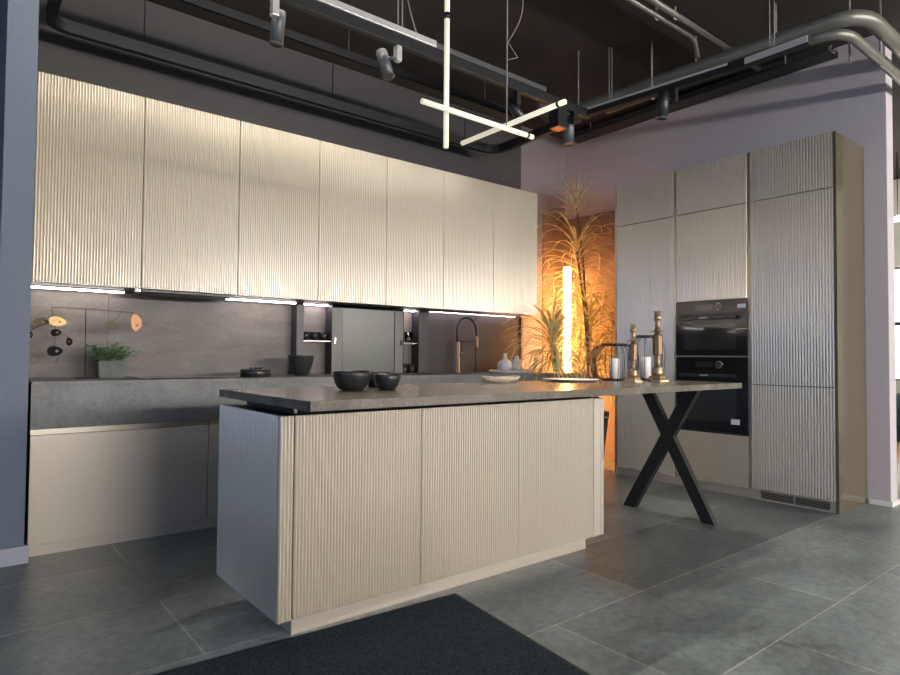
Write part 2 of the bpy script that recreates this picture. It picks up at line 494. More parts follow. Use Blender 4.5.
# LED strips under the cabinets
def led(x0, x1, y, mat, label, z=1.408, hw=0.016, dp=0.013):
    t = thing('led_strip', label, 'light', ((x0 + x1) / 2, y, z - 0.02), 'led strips under the wall cabinets')
    mesh('housing', bx(x0, x1, y - 0.02, y + 0.02, z - 0.004, z + 0.001), 'grey_frame', t)
    mesh('diffuser', bx(x0 + 0.004, x1 - 0.004, y - hw, y + hw, z - dp, z - 0.004), mat, t)
led(0.35, 0.85, 4.29, 'led_white', 'lit white led strip under the cabinets beside the grey pillar')
led(1.475, 1.985, 4.27, 'led_white', 'lit white led strip right of the extractor, above the black puck')
led(2.07, 2.285, 4.33, 'led_niche', 'short lit strip at the top of the shelf niche with black bowls', hw=0.014, dp=0.010)
led(2.972, 3.110, 4.33, 'led_niche', 'short lit strip at the top of the narrow niche with the glass jar', hw=0.014, dp=0.010)
led(3.24, 3.79, 4.295, 'led_pink', 'lit strip above the smoked panel behind the tap', hw=0.010, dp=0.0055)
led(3.815, 4.27, 4.295, 'led_pink', 'lit strip above the smoked panel nearest the plant corner', hw=0.010, dp=0.0055)

# extractor built in under the second cabinet
t = thing('extractor_hood', 'slim black extractor built in under the wall cabinets between two led strips', 'extractor', (1.15, 4.2, 1.38))
mesh('body', bx(0.90, 1.455, 4.06, 4.34, 1.393, 1.4075, bev=0.002), 'black_soft', t)
b = bmesh.new()
for k in range(2): box(b, 0.94 + 0.25 * k, 1.165 + 0.25 * k, 4.10, 4.30, 1.390, 1.3935)
mesh('filter', b, 'black_soft', t)
mesh('switch', bx(0.865, 0.895, 4.06, 4.10, 1.392, 1.4075, bev=0.002), 'steel', t)

# ------------------------------------------------------------------ splashback, shelf niches, sliding doors
YS = 4.38
b = bx(0.316, 0.78, YS, YB - 0.001, 0.876, 1.4075)
box(b, 0.782, 2.003, YS, YB - 0.001, 0.876, 1.4075)
single('stone_splashback', b, 'splash', 'brown stone splashback behind the mobile and the herb pot', 'splashback', (1.18, YS, 0.876))

def niche(x0, x1, wl, wr, label):
    t = thing('shelf_niche', label, 'shelf', ((x0 + x1) / 2, 4.35, 0.876), 'shelf niches in the splashback')
    mesh('back_panel', bx(x0 + 0.001, x1 - 0.001, 4.388, YB - 0.001, 0.8765, 1.4075), 'splash', t)
    mesh('side_panel', bx(x0 - wl, x0, 4.285, YB - 0.001, 0.8765, 1.4075), 'anthracite', t)
    mesh('side_panel', bx(x1, x1 + wr, 4.285, YB - 0.001, 0.8765, 1.4075), 'anthracite', t)
    mesh('shelf_board', bx(x0, x1, 4.30, 4.388, 1.122, 1.131), 'grey_frame', t)
    return t
niche(2.060, 2.293, 0.056, 0.002, 'dark framed shelf niche holding black bowls, left of the sliding glass door')
niche(2.963, 3.118, 0.002, 0.10, 'narrow dark shelf niche with glass and cups, right of the sliding door')

t = thing('sliding_door', 'grey green sliding glass door between the two shelf niches', 'door', (2.68, 4.29, 0.8765))
mesh('glass_panel', bx(2.390, 2.872, 4.292, 4.302, 0.8765, 1.39, bev=0.001), 'grey_glass', t)
mesh('stile', bx(2.297, 2.386, 4.287, 4.304, 0.8765, 1.39, bev=0.001), 'stile_grey', t)
mesh('stile', bx(2.876, 2.958, 4.287, 4.304, 0.8765, 1.39, bev=0.001), 'stile_grey', t)
mesh('handle', bx(2.318, 2.330, 4.281, 4.288, 1.11, 1.155, bev=0.002), 'steel', t)['label'] = 'bright steel finger pull'
mesh('handle', bx(2.928, 2.946, 4.279, 4.288, 1.105, 1.15, bev=0.002), 'black', t)['label'] = 'black finger pull'

b = bx(3.222, 3.798, 4.33, 4.35, 0.8765, 1.125)
box(b, 3.222, 3.798, 4.33, 4.35, 1.128, 1.4075)
single('splash_panel', b, 'smoke_panel', 'smoked glossy splashback panel directly behind the kitchen tap', 'splashback', (3.57, 4.34, 0.8765), 'smoked panels behind the tap')
b = bx(3.806, 4.372, 4.33, 4.35, 0.8765, 1.125)
box(b, 3.806, 4.372, 4.33, 4.35, 1.128, 1.4075)
sp = single('splash_panel', b, 'smoke_panel', 'smoked glossy splashback panel behind the white vases, nearest the plant corner', 'splashback', (4.13, 4.34, 0.8765), 'smoked panels behind the tap')
mesh('edge_frame', bx(4.373, 4.398, 4.31, YB - 0.001, 0.8765, 1.4075), 'carcass', sp)

# ------------------------------------------------------------------ counter and base cabinets
YBF = 3.752
ZC, ZCB = 0.876, 0.634
b = bx(0.333, 4.30, YBF, YB - 0.001, ZC - 0.02, ZC, bev=0.002)
box(b, 0.333, 4.30, YBF, YBF + 0.02, ZCB, ZC - 0.02, bev=0.0)
box(b, 4.28, 4.30, YBF + 0.02, YB - 0.001, ZCB, ZC - 0.02)
wt = thing('kitchen_worktop', 'long grey stone worktop with a deep apron along the back wall', 'worktop', (2.3, 4.07, ZCB))
mesh('slab', b, 'counter', wt)
mesh('sink', bx(2.98, 3.42, 3.95, 4.18, ZC, ZC + 0.0025, bev=0.001), 'anthracite', wt)
hob = single('induction_hob', bx(0.86, 1.62, 3.84, 4.22, ZC + 0.0003, ZC + 0.0045, bev=0.0015), 'oven_glass', 'flat black glass hob set flush in the grey worktop', 'hob', (1.2, 4.0, ZC))

BX = [0.333, 1.210, 2.24, 3.27, 4.30]
BL = ['low champagne drawer cabinet beside the grey pillar, under the stone apron',
      'low champagne drawer cabinet half hidden behind the left end of the island',
      'low champagne drawer cabinet hidden behind the middle of the island',
      'low champagne drawer cabinet behind the island at the sink end']
for i in range(4):
    x0, x1 = BX[i], BX[i + 1]
    t = thing('base_cabinet', BL[i], 'cabinet', ((x0 + x1) / 2, 4.0, 0), 'low cabinets under the stone worktop')
    mesh('body', bx(x0 + 0.002, x1 - 0.002, YBF + 0.03, YB - 0.002, 0.05, ZCB - 0.001), 'carcass', t)
    mesh('drawer_front', bx(x0 + 0.002, x1 - 0.002, YBF + 0.002, YBF + 0.024, 0.054, 0.603, bev=0.0015), 'champagne_flat', t)
    mesh('handle_channel', bx(x0 + 0.002, x1 - 0.002, YBF + 0.012, YBF + 0.028, 0.605, ZCB - 0.001), 'profile', t)
    mesh('plinth', bx(x0, x1, YBF + 0.008, YBF + 0.028, 0, 0.052), 'champagne_flat', t)

# ------------------------------------------------------------------ island
isl = thing('kitchen_island', 'large fluted champagne kitchen island standing in the middle of the floor', 'kitchen island', (1.75, 2.3, 0))
XP, XR, YP, YPB, ZPT, ZPB = 0.878, 2.624, 1.991, 2.60, 0.813, 0.122
mesh('body', bx(0.90, 2.60, YP + 0.024, YPB - 0.002, ZPB, ZPT - 0.003), 'carcass', isl)
b = bmesh.new()
# left end: ribbed panel, facing -x
b = ribbed(YP + 0.022, YPB, ZPB, ZPT, XP, th=0.02, facing='-x', pitch=0.0125, depth=0.0055)
e = mesh('end_panel', b, 'champagne', isl)
e['label'] = 'ribbed end panel of the island in cool window light'
mesh('corner_post', ribbed(XP, 0.930, ZPB, ZPT, YP), 'champagne', isl)
mesh('door', ribbed(0.935, 1.4685, ZPB, ZPT, YP), 'champagne', isl)
mesh('door', ribbed(1.4735, 2.0095, ZPB, ZPT, YP), 'champagne', isl)
mesh('door', ribbed(2.0145, 2.541, ZPB, ZPT, YP), 'champagne', isl)
mesh('corner_post', bx(2.545, 2.598, YP + 0.001, YP + 0.022, ZPB, ZPT, bev=0.001), 'champagne_flat', isl)
mesh('end_panel', bx(2.60, XR, YP + 0.001, YPB, ZPB, ZPT, bev=0.001), 'champagne_flat', isl)
b = bx(0.975, 2.56, 2.08, 2.52, ZPT - 0.003, 0.841)
mesh('handle_channel', b, 'carcass', isl)
for y in (2.07, 2.52): mesh('channel_trim', bx(0.965, 0.975, y, y + 0.01, ZPT, 0.841), 'steel', isl)
b = bx(1.003, 2.68, 2.153, 2.173, 0, ZPB - 0.0005); box(b, 1.003, 1.023, 2.173, 2.55, 0, ZPB - 0.0005)
box(b, 2.66, 2.68, 2.173, 2.55, 0, ZPB - 0.0005)
box(b, 1.003, 2.68, 2.151, 2.155, 0.0, 0.012)
mesh('plinth', b, 'champagne_flat', isl)

wt = thing('island_worktop', 'long taupe stone worktop on the island reaching out to a black x leg', 'worktop', (2.3, 2.24, 0))
mesh('slab', bx(0.898, 3.72, 1.812, 2.661, 0.8415, 0.874, bev=0.002), 'island_top', wt)
b = bmesh.new()
def beam(bm, y0, z0, y1, z1, hw, x0, x1):
    prism(bm, [(y0 - hw, z0), (y0 + hw, z0), (y1 + hw, z1), (y1 - hw, z1)], 'x', x0, x1)
beam(b, 2.005, 0.0, 2.466, 0.841, 0.043, 3.672, 3.727 - 0.012)
mesh('leg', b, 'black', wt)
b = bmesh.new(); beam(b, 2.578, 0.0, 2.100, 0.841, 0.046, 3.671, 3.714)
mesh('leg', b, 'black', wt)

# ------------------------------------------------------------------ tall cabinets
XT = 4.596
Y0, Y1, Y2, Y3 = 3.374, 2.787, 2.187, 1.597
ZS1, ZS2 = 2.175, 0.828
def tall_front(name, ya, yb, z0, z1, t, mat='champagne', rib=True, pitch=0.0125, depth=0.0035):
    if rib: return mesh(name, ribbed(ya, yb, z0, z1, XT, facing='-x', pitch=pitch, depth=depth), mat, t)
    return mesh(name, bx(XT + 0.002, XT + 0.022, ya, yb, z0, z1, bev=0.0015), mat, t)
G = 0.013
ta = thing('tall_cabinet', 'tall champagne cupboard nearest the plant corner, left of the ovens', 'cabinet', (4.86, (Y0 + Y1) / 2, 0), 'tall cabinets on the right wall')
tb = thing('tall_cabinet', 'tall champagne cupboard in the middle housing the two black ovens', 'cabinet', (4.86, (Y1 + Y2) / 2, 0), 'tall cabinets on the right wall')
tc_ = thing('tall_cabinet', 'tall fluted champagne cupboard right of the ovens with a vented plinth', 'cabinet', (4.86, (Y2 + Y3) / 2, 0), 'tall cabinets on the right wall')
mesh('body', bx(XT + 0.026, XW - 0.001, Y1 + 0.001, Y0 - 0.022, 0.062, ZT), 'carcass', ta)
mesh('end_panel', bx(XT + 0.004, XW - 0.001, Y0 - 0.02, Y0, 0.0, ZT), 'champagne_flat', ta)
tall_front('door', Y1 + G, Y0 - 0.022, ZS1 + 0.006, ZT, ta)
tall_front('door', Y1 + G, Y0 - 0.022, 0.064, ZS1, ta)
b = bx(XT + 0.026, XW - 0.001, Y2 + 0.001, Y1 - 0.001, 0.062, 0.447)
box(b, XT + 0.026, XW - 0.001, Y2 + 0.001, Y1 - 0.001, 1.472, ZT)
box(b, XT + 0.60 - 0.11, XW - 0.001, Y2 + 0.001, Y1 - 0.001, 0.447, 1.472)
mesh('body', b, 'carcass', tb)
tall_front('door', Y2 + G, Y1 - G, ZS1 + 0.006, ZT, tb)
tall_front('door', Y2 + G, Y1 - G, 1.472, ZS1, tb)
tall_front('drawer_front', Y2 + G, Y1 - G, 0.064, 0.446, tb, rib=False)
mesh('body', bx(XT + 0.026, XW - 0.001, Y3 + 0.021, Y2 - 0.001, 0.075, ZT), 'carcass', tc_)
tall_front('door', Y3 + 0.021, Y2 - G, ZS1 + 0.006, ZT, tc_, pitch=0.019)
tall_front('door', Y3 + 0.021, Y2 - G, ZS2 + 0.006, ZS1, tc_, pitch=0.019)
tall_front('door', Y3 + 0.021, Y2 - G, 0.078, ZS2, tc_, pitch=0.019)
p = mesh('end_panel', bx(XT, XW - 0.001, Y3, Y3 + 0.019, 0.0, ZT, bev=0.001), 'olive_gloss', tc_)
p['label'] = 'glossy bronze end panel'
for t, ya, yb in ((ta, Y1, None), (tb, Y2, None)):
    y = ya
    mesh('grip_profile', bx(XT + 0.012, XT + 0.026, y + 0.0005, y + G - 0.002, 0.064, ZT), 'profile', t)
for t, y in ((tb, Y1), (tc_, Y2)):
    mesh('grip_profile', bx(XT + 0.012, XT + 0.026, y - G + 0.002, y - 0.0005, 0.064, ZT), 'profile', t)
mesh('plinth', bx(XT + 0.012, XT + 0.03, Y1, Y0 - 0.02, 0, 0.061), 'champagne_flat', ta)
mesh('plinth', bx(XT + 0.012, XT + 0.03, Y2, Y1, 0, 0.061), 'champagne_flat', tb)
pl = mesh('plinth', bx(XT + 0.008, XT + 0.03, Y3 + 0.019, Y2, 0, 0.074), 'champagne_flat', tc_)
for y0_, y1_ in ((1.655, 1.872), (1.888, 2.105)):
    b = bx(XT + 0.006, XT + 0.0085, y0_, y1_, 0.014, 0.064)
    g = mesh('vent_grille', b, 'black', pl)
    b = bmesh.new()
    for k in range(4): box(b, XT + 0.003, XT + 0.006, y0_, y1_, 0.020 + k * 0.0115, 0.0245 + k * 0.0115)
    mesh('vent_slat', b, 'profile', pl)

# ovens
def oven(z0, z1, label, lower):
    t = thing('oven', label, 'oven', (4.8, (Y1 + Y2) / 2, z0), 'built-in black ovens')
    ya, yb = Y2 + G - 0.003, Y1 - G + 0.003
    x = XT
    mesh('housing', bx(x + 0.022, x + 0.48, ya + 0.01, yb - 0.01, z0 + 0.002, z1 - 0.002), 'black', t)
    cp = 0.105
    mesh('control_panel', bx(x + 0.002, x + 0.021, ya, yb, z1 - cp, z1, bev=0.0015), 'oven_glass', t)
    mesh('door', bx(x, x + 0.021, ya, yb, z0 + 0.012, z1 - cp - 0.004, bev=0.0015), 'oven_glass', t)
    mesh('bottom_trim', bx(x + 0.001, x + 0.02, ya, yb, z0, z0 + 0.010), 'grey_frame' if not lower else 'oven_trim', t)
    yc0, yc1 = ya + 0.085, yb - 0.075
    wz0, wz1 = (z0 + 0.055, z1 - cp - 0.085) if not lower else (z0 + 0.085, z1 - cp - 0.09)
    mesh('window', bx(x - 0.0015, x + 0.001, yc0, yc1, wz0, wz1), 'oven_window', t)
    hz = z1 - cp - 0.03
    hb = bx(x - 0.040, x - 0.028, ya + 0.07, yb - 0.05, hz - 0.013, hz + 0.013, bev=0.004)
    for yy in (ya + 0.10, yb - 0.09): box(hb, x - 0.030, x + 0.001, yy - 0.008, yy + 0.008, hz - 0.009, hz + 0.009)
    h = mesh('handle', hb, 'oven_trim', t)
    yl = (ya + yb) / 2 + 0.03
    b = bmesh.new()
    for k in range(8):      # small maker's lettering on the grip
        box(b, x - 0.0412, x - 0.0398, yl - 0.032 + k * 0.0085, yl - 0.032 + k * 0.0085 + (0.0058, 0.0046, 0.006, 0.0052)[k % 4], hz - 0.005, hz + 0.005)
    mesh('lettering', b, 'sticker', h)
    zc = z1 - cp / 2
    mesh('display', bx(x - 0.0005, x + 0.003, yl - 0.055, yl + 0.09, zc - 0.022, zc + 0.022), 'display', t)
    yk = yl - 0.105
    kb = bmesh.new()
    tube(kb, [(x + 0.002, yk, zc), (x - 0.024, yk, zc)], [0.026, 0.023], 28)
    k = mesh('knob', kb, 'oven_trim', t)
    kb = bmesh.new(); tube(kb, [(x - 0.004, yk, zc), (x - 0.012, yk, zc)], [0.0285, 0.0285], 28)
    mesh('knob_ring', kb, 'steel', k)
    if not lower:
        mesh('label_sticker', bx(x + 0.001, x + 0.003, ya + 0.012, ya + 0.075, zc - 0.018, zc + 0.012), 'sticker', t)
        mesh('trim_line', bx(x - 0.001, x + 0.001, ya, ya + 0.085, z1 - cp - 0.125, z1 - cp - 0.120), 'steel', t)
    else:
        mesh('label_sticker', bx(x - 0.002, x + 0.0, ya + 0.06, ya + 0.125, z0 + 0.075, z0 + 0.115), 'sticker', t)
    return t
oven(1.030, 1.469, 'upper black built-in oven with a compact window and a sticker beside the dial', False)
oven(0.450, 1.024, 'lower black built-in oven partly hidden behind the end of the island worktop', True)

# ------------------------------------------------------------------ lights and services under the ceiling
TZ = 2.90
def wire(parent, x, y, z, mat='cable', r=0.004, name='suspension_wire'):
    mesh(name, tube(bmesh.new(), [(x, y, z), (x, y, CEIL)], r, 6), mat, parent)
def rod(bm, x, y, z0, z1=CEIL, r=0.004): tube(bm, [(x, y, z0), (x, y, z1)], r, 6)

tr = thing('ceiling_track', 'black rounded light track hung along the back wall above the wall cabinets', 'light track', (2.1, 4.1, TZ), 'suspended light tracks')
pts = [(0.40, 3.12, TZ)] + bend((0.40, 3.12, TZ), (0.40, 4.15, TZ), (3.84, 4.15, TZ), 0.12) + bend((0.40, 4.15, TZ), (3.86, 4.15, TZ), (3.80, 3.10, TZ), 0.16) + [(3.80, 3.12, TZ)]
mesh('rail', sweep_rect(bmesh.new(), pts, 0.045, 0.07), 'black', tr)
for x in (0.9, 2.2, 3.5): wire(tr, x, 4.15, TZ + 0.03, 'black')

tr = thing('ceiling_track', 'silver edged light track crossing the ceiling above the far edge of the island', 'light track', (2.1, 3.03, TZ), 'suspended light tracks')
mesh('rail', bx(0.30, 3.80, 3.012, 3.052, TZ - 0.045, TZ + 0.02, bev=0.002), 'black', tr)
mesh('light_insert', bx(0.32, 2.3, 3.0525, 3.057, TZ - 0.040, TZ + 0.02), 'track_led', tr)['label'] = 'lit strip on the cabinet side of the rail'
mesh('edge_profile', bx(0.30, 2.30, 3.002, 3.056, TZ + 0.021, TZ + 0.062, bev=0.003), 'silver', tr)['label'] = 'bright silver profile'
mesh('edge_profile', bx(2.302, 3.30, 3.006, 3.054, TZ + 0.021, TZ + 0.055, bev=0.003), 'spot_grey', tr)['label'] = 'dull grey profile'
for x in (2.03, 2.06, 3.68): wire(tr, x, 3.03, TZ + 0.02, 'cable', 0.005)
b = bmesh.new(); tube(b, [(2.07, 3.03, CEIL)] + [(2.075 + 0.10 * (k / 8) ** 2, 3.02, CEIL - 0.05 - 0.36 * k / 8) for k in range(9)], 0.005, 6)
mesh('cable', b, 'cable', tr)

tr = thing('ceiling_track', 'black light track running under the big conduit beside the right wall', 'light track', (3.86, 2.3, TZ), 'suspended light tracks')
mesh('rail', sweep_rect(bmesh.new(), [(3.79, 3.01, TZ), (3.90, 1.97, TZ), (3.91, 1.49, TZ)], 0.05, 0.055), 'black', tr)
mesh('edge_profile', sweep_rect(bmesh.new(), [(3.762, 3.01, TZ + 0.02), (3.872, 1.97, TZ + 0.02)], 0.006, 0.014), 'silver', tr)
mesh('light_insert', bx(3.874, 3.882, 1.49, 1.86, TZ - 0.02, TZ + 0.02), 'silver', tr)
for x, y in ((3.815, 2.85), (3.835, 2.84), (3.91, 1.72), (3.93, 1.70)): wire(tr, x, y, TZ + 0.02)

tr = thing('cable_tray', 'dark cable tray with loose leads above the silver edged track', 'cable tray', (2.0, 3.55, 2.95))
b = bx(0.6, 3.6, 3.50, 3.62, 2.93, 2.935); box(b, 0.6, 3.6, 3.50, 3.505, 2.93, 2.985); box(b, 0.6, 3.6, 3.615, 3.62, 2.93, 2.985)
mesh('channel', b, 'black', tr)
for q in range(3):
    b = bmesh.new()
    tube(b, [(0.6 + 0.15 * k, 3.53 + 0.03 * q + 0.012 * math.sin(k * 1.7 + q * 2), 2.943 + 0.006 * abs(math.sin(k * 1.3 + q))) for k in range(20)], 0.007, 6)
    mesh('lead', b, 'spot_grey', tr)
for x in (0.9, 2.0, 3.2): wire(tr, x, 3.56, 2.935, 'black')

def spot(x, y, label, mat, tilt=0.0, yaw=0.0, r=0.036, h=0.12, adapter='silver', ztop=None, off=0.0, aim=None, power=60):
    ztop = ztop or TZ - 0.046
    t = thing('track_spotlight', label, 'spotlight', (x, y, ztop), 'spotlights on the ceiling tracks')
    mesh('adapter', bx(x - 0.018, x + 0.018, y - 0.02, y + 0.02, ztop - 0.09, ztop + 0.0, bev=0.003), adapter, t)
    b = bmesh.new()
    tube(b, [(0, 0, 0.05), (0, 0, 0.0), (0, 0, -h)], [r * 0.92, r, r], 24)
    rm = Matrix.Translation((x + off, y + 0.065, ztop - 0.07)) @ Matrix.Rotation(yaw, 4, 'Z') @ Matrix.Rotation(tilt, 4, 'X')
    bmesh.ops.transform(b, matrix=rm, verts=b.verts[:])
    hd = mesh('head', b, mat, t)
    b = bmesh.new(); lathe(b, [(r * 0.72, 0), (r * 1.06, 0), (r * 1.06, 0.01), (r * 0.72, 0.01), (r * 0.72, 0)], 24)
    bmesh.ops.transform(b, matrix=rm @ Matrix.Translation((0, 0, -h - 0.006)), verts=b.verts[:])
    mesh('bezel', b, 'spot_grey', hd)
    b = bmesh.new(); tube(b, [(x, y, ztop - 0.07), (x + off, y + 0.065, ztop - 0.07)], 0.012, 8)
    mesh('arm', b, mat, t)
    if aim:
        ld = bpy.data.lights.new('spot_beam', 'SPOT'); ld.energy = power; ld.color = (1.0, 0.90, 0.76)
        ld.spot_size = 0.9; ld.spot_blend = 0.7; ld.shadow_soft_size = 0.03
        lo = bpy.data.objects.new('spot_beam', ld); COL.objects.link(lo)
        p = rm @ Vector((0, 0, -h - 0.012))
        lo.parent = t; lo.location = p - t.location
        lo.rotation_euler = (Vector(aim) - p).to_track_quat('-Z', 'Y').to_euler()
    return t
spot(1.27, 3.035, 'grey spotlight with silver adapter nearest the grey pillar on the silver track', 'spot_grey', 0.15, 0.2, off=0.05)
spot(2.035, 3.035, 'grey spotlight with silver adapter above the middle of the wall cabinets', 'spot_grey', -0.35, 0.3, off=-0.06, aim=(1.6, 2.2, 0.87), power=105)
spot(3.03, 3.035, 'black tilted spotlight behind the crossing of the pendant tubes', 'black_soft', -0.5, 0.6, adapter='black', off=0.03, aim=(2.5, 2.3, 0.87), power=105)
spot(3.60, 3.01, 'pale grey upright spotlight at the track corner near the plant', 'spot_grey', 0.0, 0, r=0.042, h=0.15, adapter='black', off=0.02)
spot(3.845, 2.33, 'black spotlight pointing down from the track beside the right wall', 'black_soft', 0.12, 0, r=0.04, adapter='black', ztop=TZ - 0.028, off=-0.03, aim=(3.4, 2.2, 0.87), power=75)
t = thing('driver_box', 'black power box with a copper underside at the track corner', 'power box', (3.46, 3.03, TZ - 0.2))
mesh('body', bx(3.40, 3.50, 2.985, 3.075, TZ - 0.20, TZ - 0.046, bev=0.003), 'black', t)
mesh('cover', bx(3.402, 3.498, 2.987, 3.073, TZ - 0.207, TZ - 0.2005, bev=0.001), 'copper', t)

# conduits
def conduit(label, pts, r, clips):
    t = thing('conduit_pipe', label, 'pipe', pts[0], 'ceiling conduits')
    mesh('pipe', tube(bmesh.new(), pts, r, 18), 'pipe', t)
    for c in clips:
        x, y, z = c
        b = bmesh.new()
        tube(b, [(x, y, z + r), (x, y, CEIL)], 0.008, 8)
        tube(b, [(x + math.cos(a) * (r + 0.006), y, z + math.sin(a) * (r + 0.006)) for a in [2 * PI * k / 16 for k in range(17)]], 0.006, 6, cap=False)
        mesh('hanger', b, 'cable', t)
    return t
pz = 3.10
conduit('thickest grey conduit bending to the right under the ceiling by the right wall',
        [(4.03, 3.75, CEIL)] + bend((4.03, 3.75, CEIL), (4.03, 3.70, pz), (4.10, 3.0, pz), 0.12) + bend((4.17, 2.17, pz), (4.195, 1.31, pz), (6.5, 1.30, pz), 0.22) + [(6.5, 1.30, pz), (8.5, 1.30, pz)], 0.047,
        [(4.16, 2.35, pz), (4.18, 1.80, pz)])
conduit('thinner grey conduit bending right just below the thickest one',
        [(3.99, 3.0, 2.96), (3.99, 1.9, 2.96)] + bend((3.99, 1.9, 2.96), (4.0, 1.34, 2.93), (5.0, 1.33, 2.93), 0.16) + [(6.5, 1.33, 2.93), (8.5, 1.33, 2.93)], 0.030,
        [(3.99, 2.6, 2.96), (4.6, 1.335, 2.93)])
conduit('slim conduit pair member on the left crossing the ceiling to the thickest pipe',
        [(2.7, 2.31, 3.28), (4.0, 2.30, 3.28), (4.06, 2.30, 3.26), (4.10, 2.30, 3.15)], 0.016, [(3.6, 2.31, 3.28)])
conduit('slim conduit pair member on the right crossing the ceiling above the thickest pipe',
        [(2.7, 2.222, 3.29), (4.9, 2.24, 3.29)], 0.020, [(3.7, 2.235, 3.29)])
single('support_rod', tube(bmesh.new(), [(4.33, 1.42, 2.86), (4.33, 1.42, CEIL)], 0.007, 8), 'cable', 'thin threaded rod hanging down between the bends of the two conduits', 'rod', (4.33, 1.42, CEIL))

tr = thing('cable_tray', 'dark cable tray full of leads along the top of the right wall', 'cable tray', (5.0, 2.9, 3.2))
b = bx(4.92, 5.10, 1.75, 4.2, 3.262, 3.266); box(b, 4.92, 4.924, 1.75, 4.2, 3.262, 3.31); box(b, 5.096, 5.10, 1.75, 4.2, 3.262, 3.31)
mesh('channel', b, 'carcass', tr)
for q in range(5):
    mesh('lead', tube(bmesh.new(), [(4.945 + 0.03 * q + 0.012 * math.sin(k * 1.9 + q), 1.75 + 0.12 * k, 3.285 + 0.02 * (q % 2) + 0.008 * math.sin(k * 1.1 + q * 2)) for k in range(21)], 0.012, 6), 'anthracite', tr)
for y in (2.05, 3.0, 3.9): wire(tr, 4.922, y, 3.27, 'cable', 0.006)
t = thing('added_light_strip', 'very long added light strip hanging low and out of view at the rear', 'added light strip', (2.5, -5.5, 2.0))  # out of view, added to throw the shadow band on the right wall
mesh('housing', bx(0.2, 9.4, -5.56, -5.505, 1.93, 2.17), 'black', t)
mesh('diffuser', bx(0.22, 9.38, -5.505, -5.50, 1.95, 2.15), 'added_light_strip', t)
for x in (1.4, 4.0, 6.6, 9.2): wire(t, x, -5.53, 2.17, 'cable', 0.005)

# pendant of crossing tubes
t = thing('tube_pendant', 'pendant of two slim cream light tubes crossing above the island on one wire', 'pendant light', (2.15, 2.21, 2.15))
def lamp_tube(name, p0, p1, parent, r=0.0125, caps=True):
    p0, p1 = Vector(p0), Vector(p1)
    o = mesh(name, tube(bmesh.new(), [p0, p1], r, 16), 'tube_cream', parent)
    if caps:
        d = (p1 - p0).normalized()
        b = bmesh.new()
        tube(b, [p1 - d * 0.045, p1 - d * 0.032], r * 1.12, 16)
        mesh('end_ring', b, 'black', o)
    return o
lamp_tube('light_tube', (1.609, 2.205, 2.15), (2.315, 2.205, 2.15), t)
lamp_tube('light_tube', (2.150, 2.572, 2.178), (2.150, 1.847, 2.178), t)
b = bmesh.new(); tube(b, [(2.140, 2.215, 2.162), (2.138, 2.216, CEIL)], 0.004, 6)
mesh('suspension_wire', b, 'cable', t)
b = bmesh.new()
tube(b, [(2.138, 2.216, CEIL - 0.02)] + [(2.14 + 0.075 * math.sin(PI * k / 10), 2.21 - 0.03 * math.sin(PI * k / 10), CEIL - 0.34 - 0.42 * k / 10) for k in range(11)] + [(2.19, 2.19, 2.52), (2.14, 2.21, 2.50)], 0.003, 6)
mesh('cable', b, 'cable', t)
t = thing('tube_pendant', 'upright slim cream light tube hanging from the ceiling left of the crossed pendant', 'pendant light', (1.783, 2.25, 1.99))
lamp_tube('light_tube', (1.783, 2.25, 1.99), (1.783, 2.25, 2.60), t, 0.0125, False)
lamp_tube('light_tube', (1.783, 2.25, 2.625), (1.783, 2.25, CEIL), t, 0.0125, False)
b = bmesh.new(); tube(b, [(1.783, 2.25, 2.598), (1.783, 2.25, 2.627)], 0.0145, 16)
mesh('joint_ring', b, 'black', t)

# linear ceiling lamps behind the camera, mirrored in the glossy doors
for k, (y, lb) in enumerate(((-2.9, 'nearer'), (-3.8, 'further'))):
    t = thing('ceiling_lamp', 'long linear ceiling lamp in the showroom behind the viewpoint, the %s one' % lb, 'ceiling lamp', (1.5, y, CEIL - 0.06))
    mesh('housing', bx(-1.5, 4.5, y - 0.05, y + 0.05, CEIL - 0.05, CEIL - 0.001), 'black', t)
    mesh('diffuser', bx(-1.49, 4.49, y - 0.045, y + 0.045, CEIL - 0.06, CEIL - 0.05), 'ceil_lamp', t)

# ------------------------------------------------------------------ things on the island
IT = 0.8745
def bowl(name, x, y, z, rt, rb, h, mat, label, group, wob=0.0, seed=0, foot=0.012):
    b = bmesh.new()
    th = 0.006
    prof = [(0, 0), (rb * 0.9, 0), (rb, 0.004)]
    for k in range(1, 9):
        a = k / 8
        prof.append((rb + (rt - rb) * math.sin(a * PI / 2) ** 0.9, 0.004 + (h - 0.004) * (1 - math.cos(a * PI / 2)) ** 0.75))
    prof.append((rt - th * 0.5, h + 0.002))
    for k in range(8, -1, -1):
        a = k / 8
        prof.append((max(0.0, rb + (rt - rb) * math.sin(a * PI / 2) ** 0.9 - th), th + 0.004 + (h - 0.004 - th) * (1 - math.cos(a * PI / 2)) ** 0.75))
    prof.append((0, th + 0.003))
    lathe(b, prof, 40, (x, y, z))
    if wob:
        for v in b.verts:
            if v.co.z > z + h * 0.5:
                a = math.atan2(v.co.y - y, v.co.x - x)
                v.co.z += wob * math.sin(2 * a + seed) * (v.co.z - z) / h
    return single(name, b, mat, label, 'bowl', (x, y, z), group)
g = 'black bowls on the island'
bowl('bowl', 1.321, 2.287, IT, 0.080, 0.048, 0.078, 'ceramic', 'largest black glazed bowl in front on the island worktop', g, 0.003, 1)
bowl('bowl', 1.475, 2.255, IT, 0.058, 0.034, 0.064, 'ceramic', 'smaller black glazed bowl in front, right of the largest bowl', g, 0.002, 2)
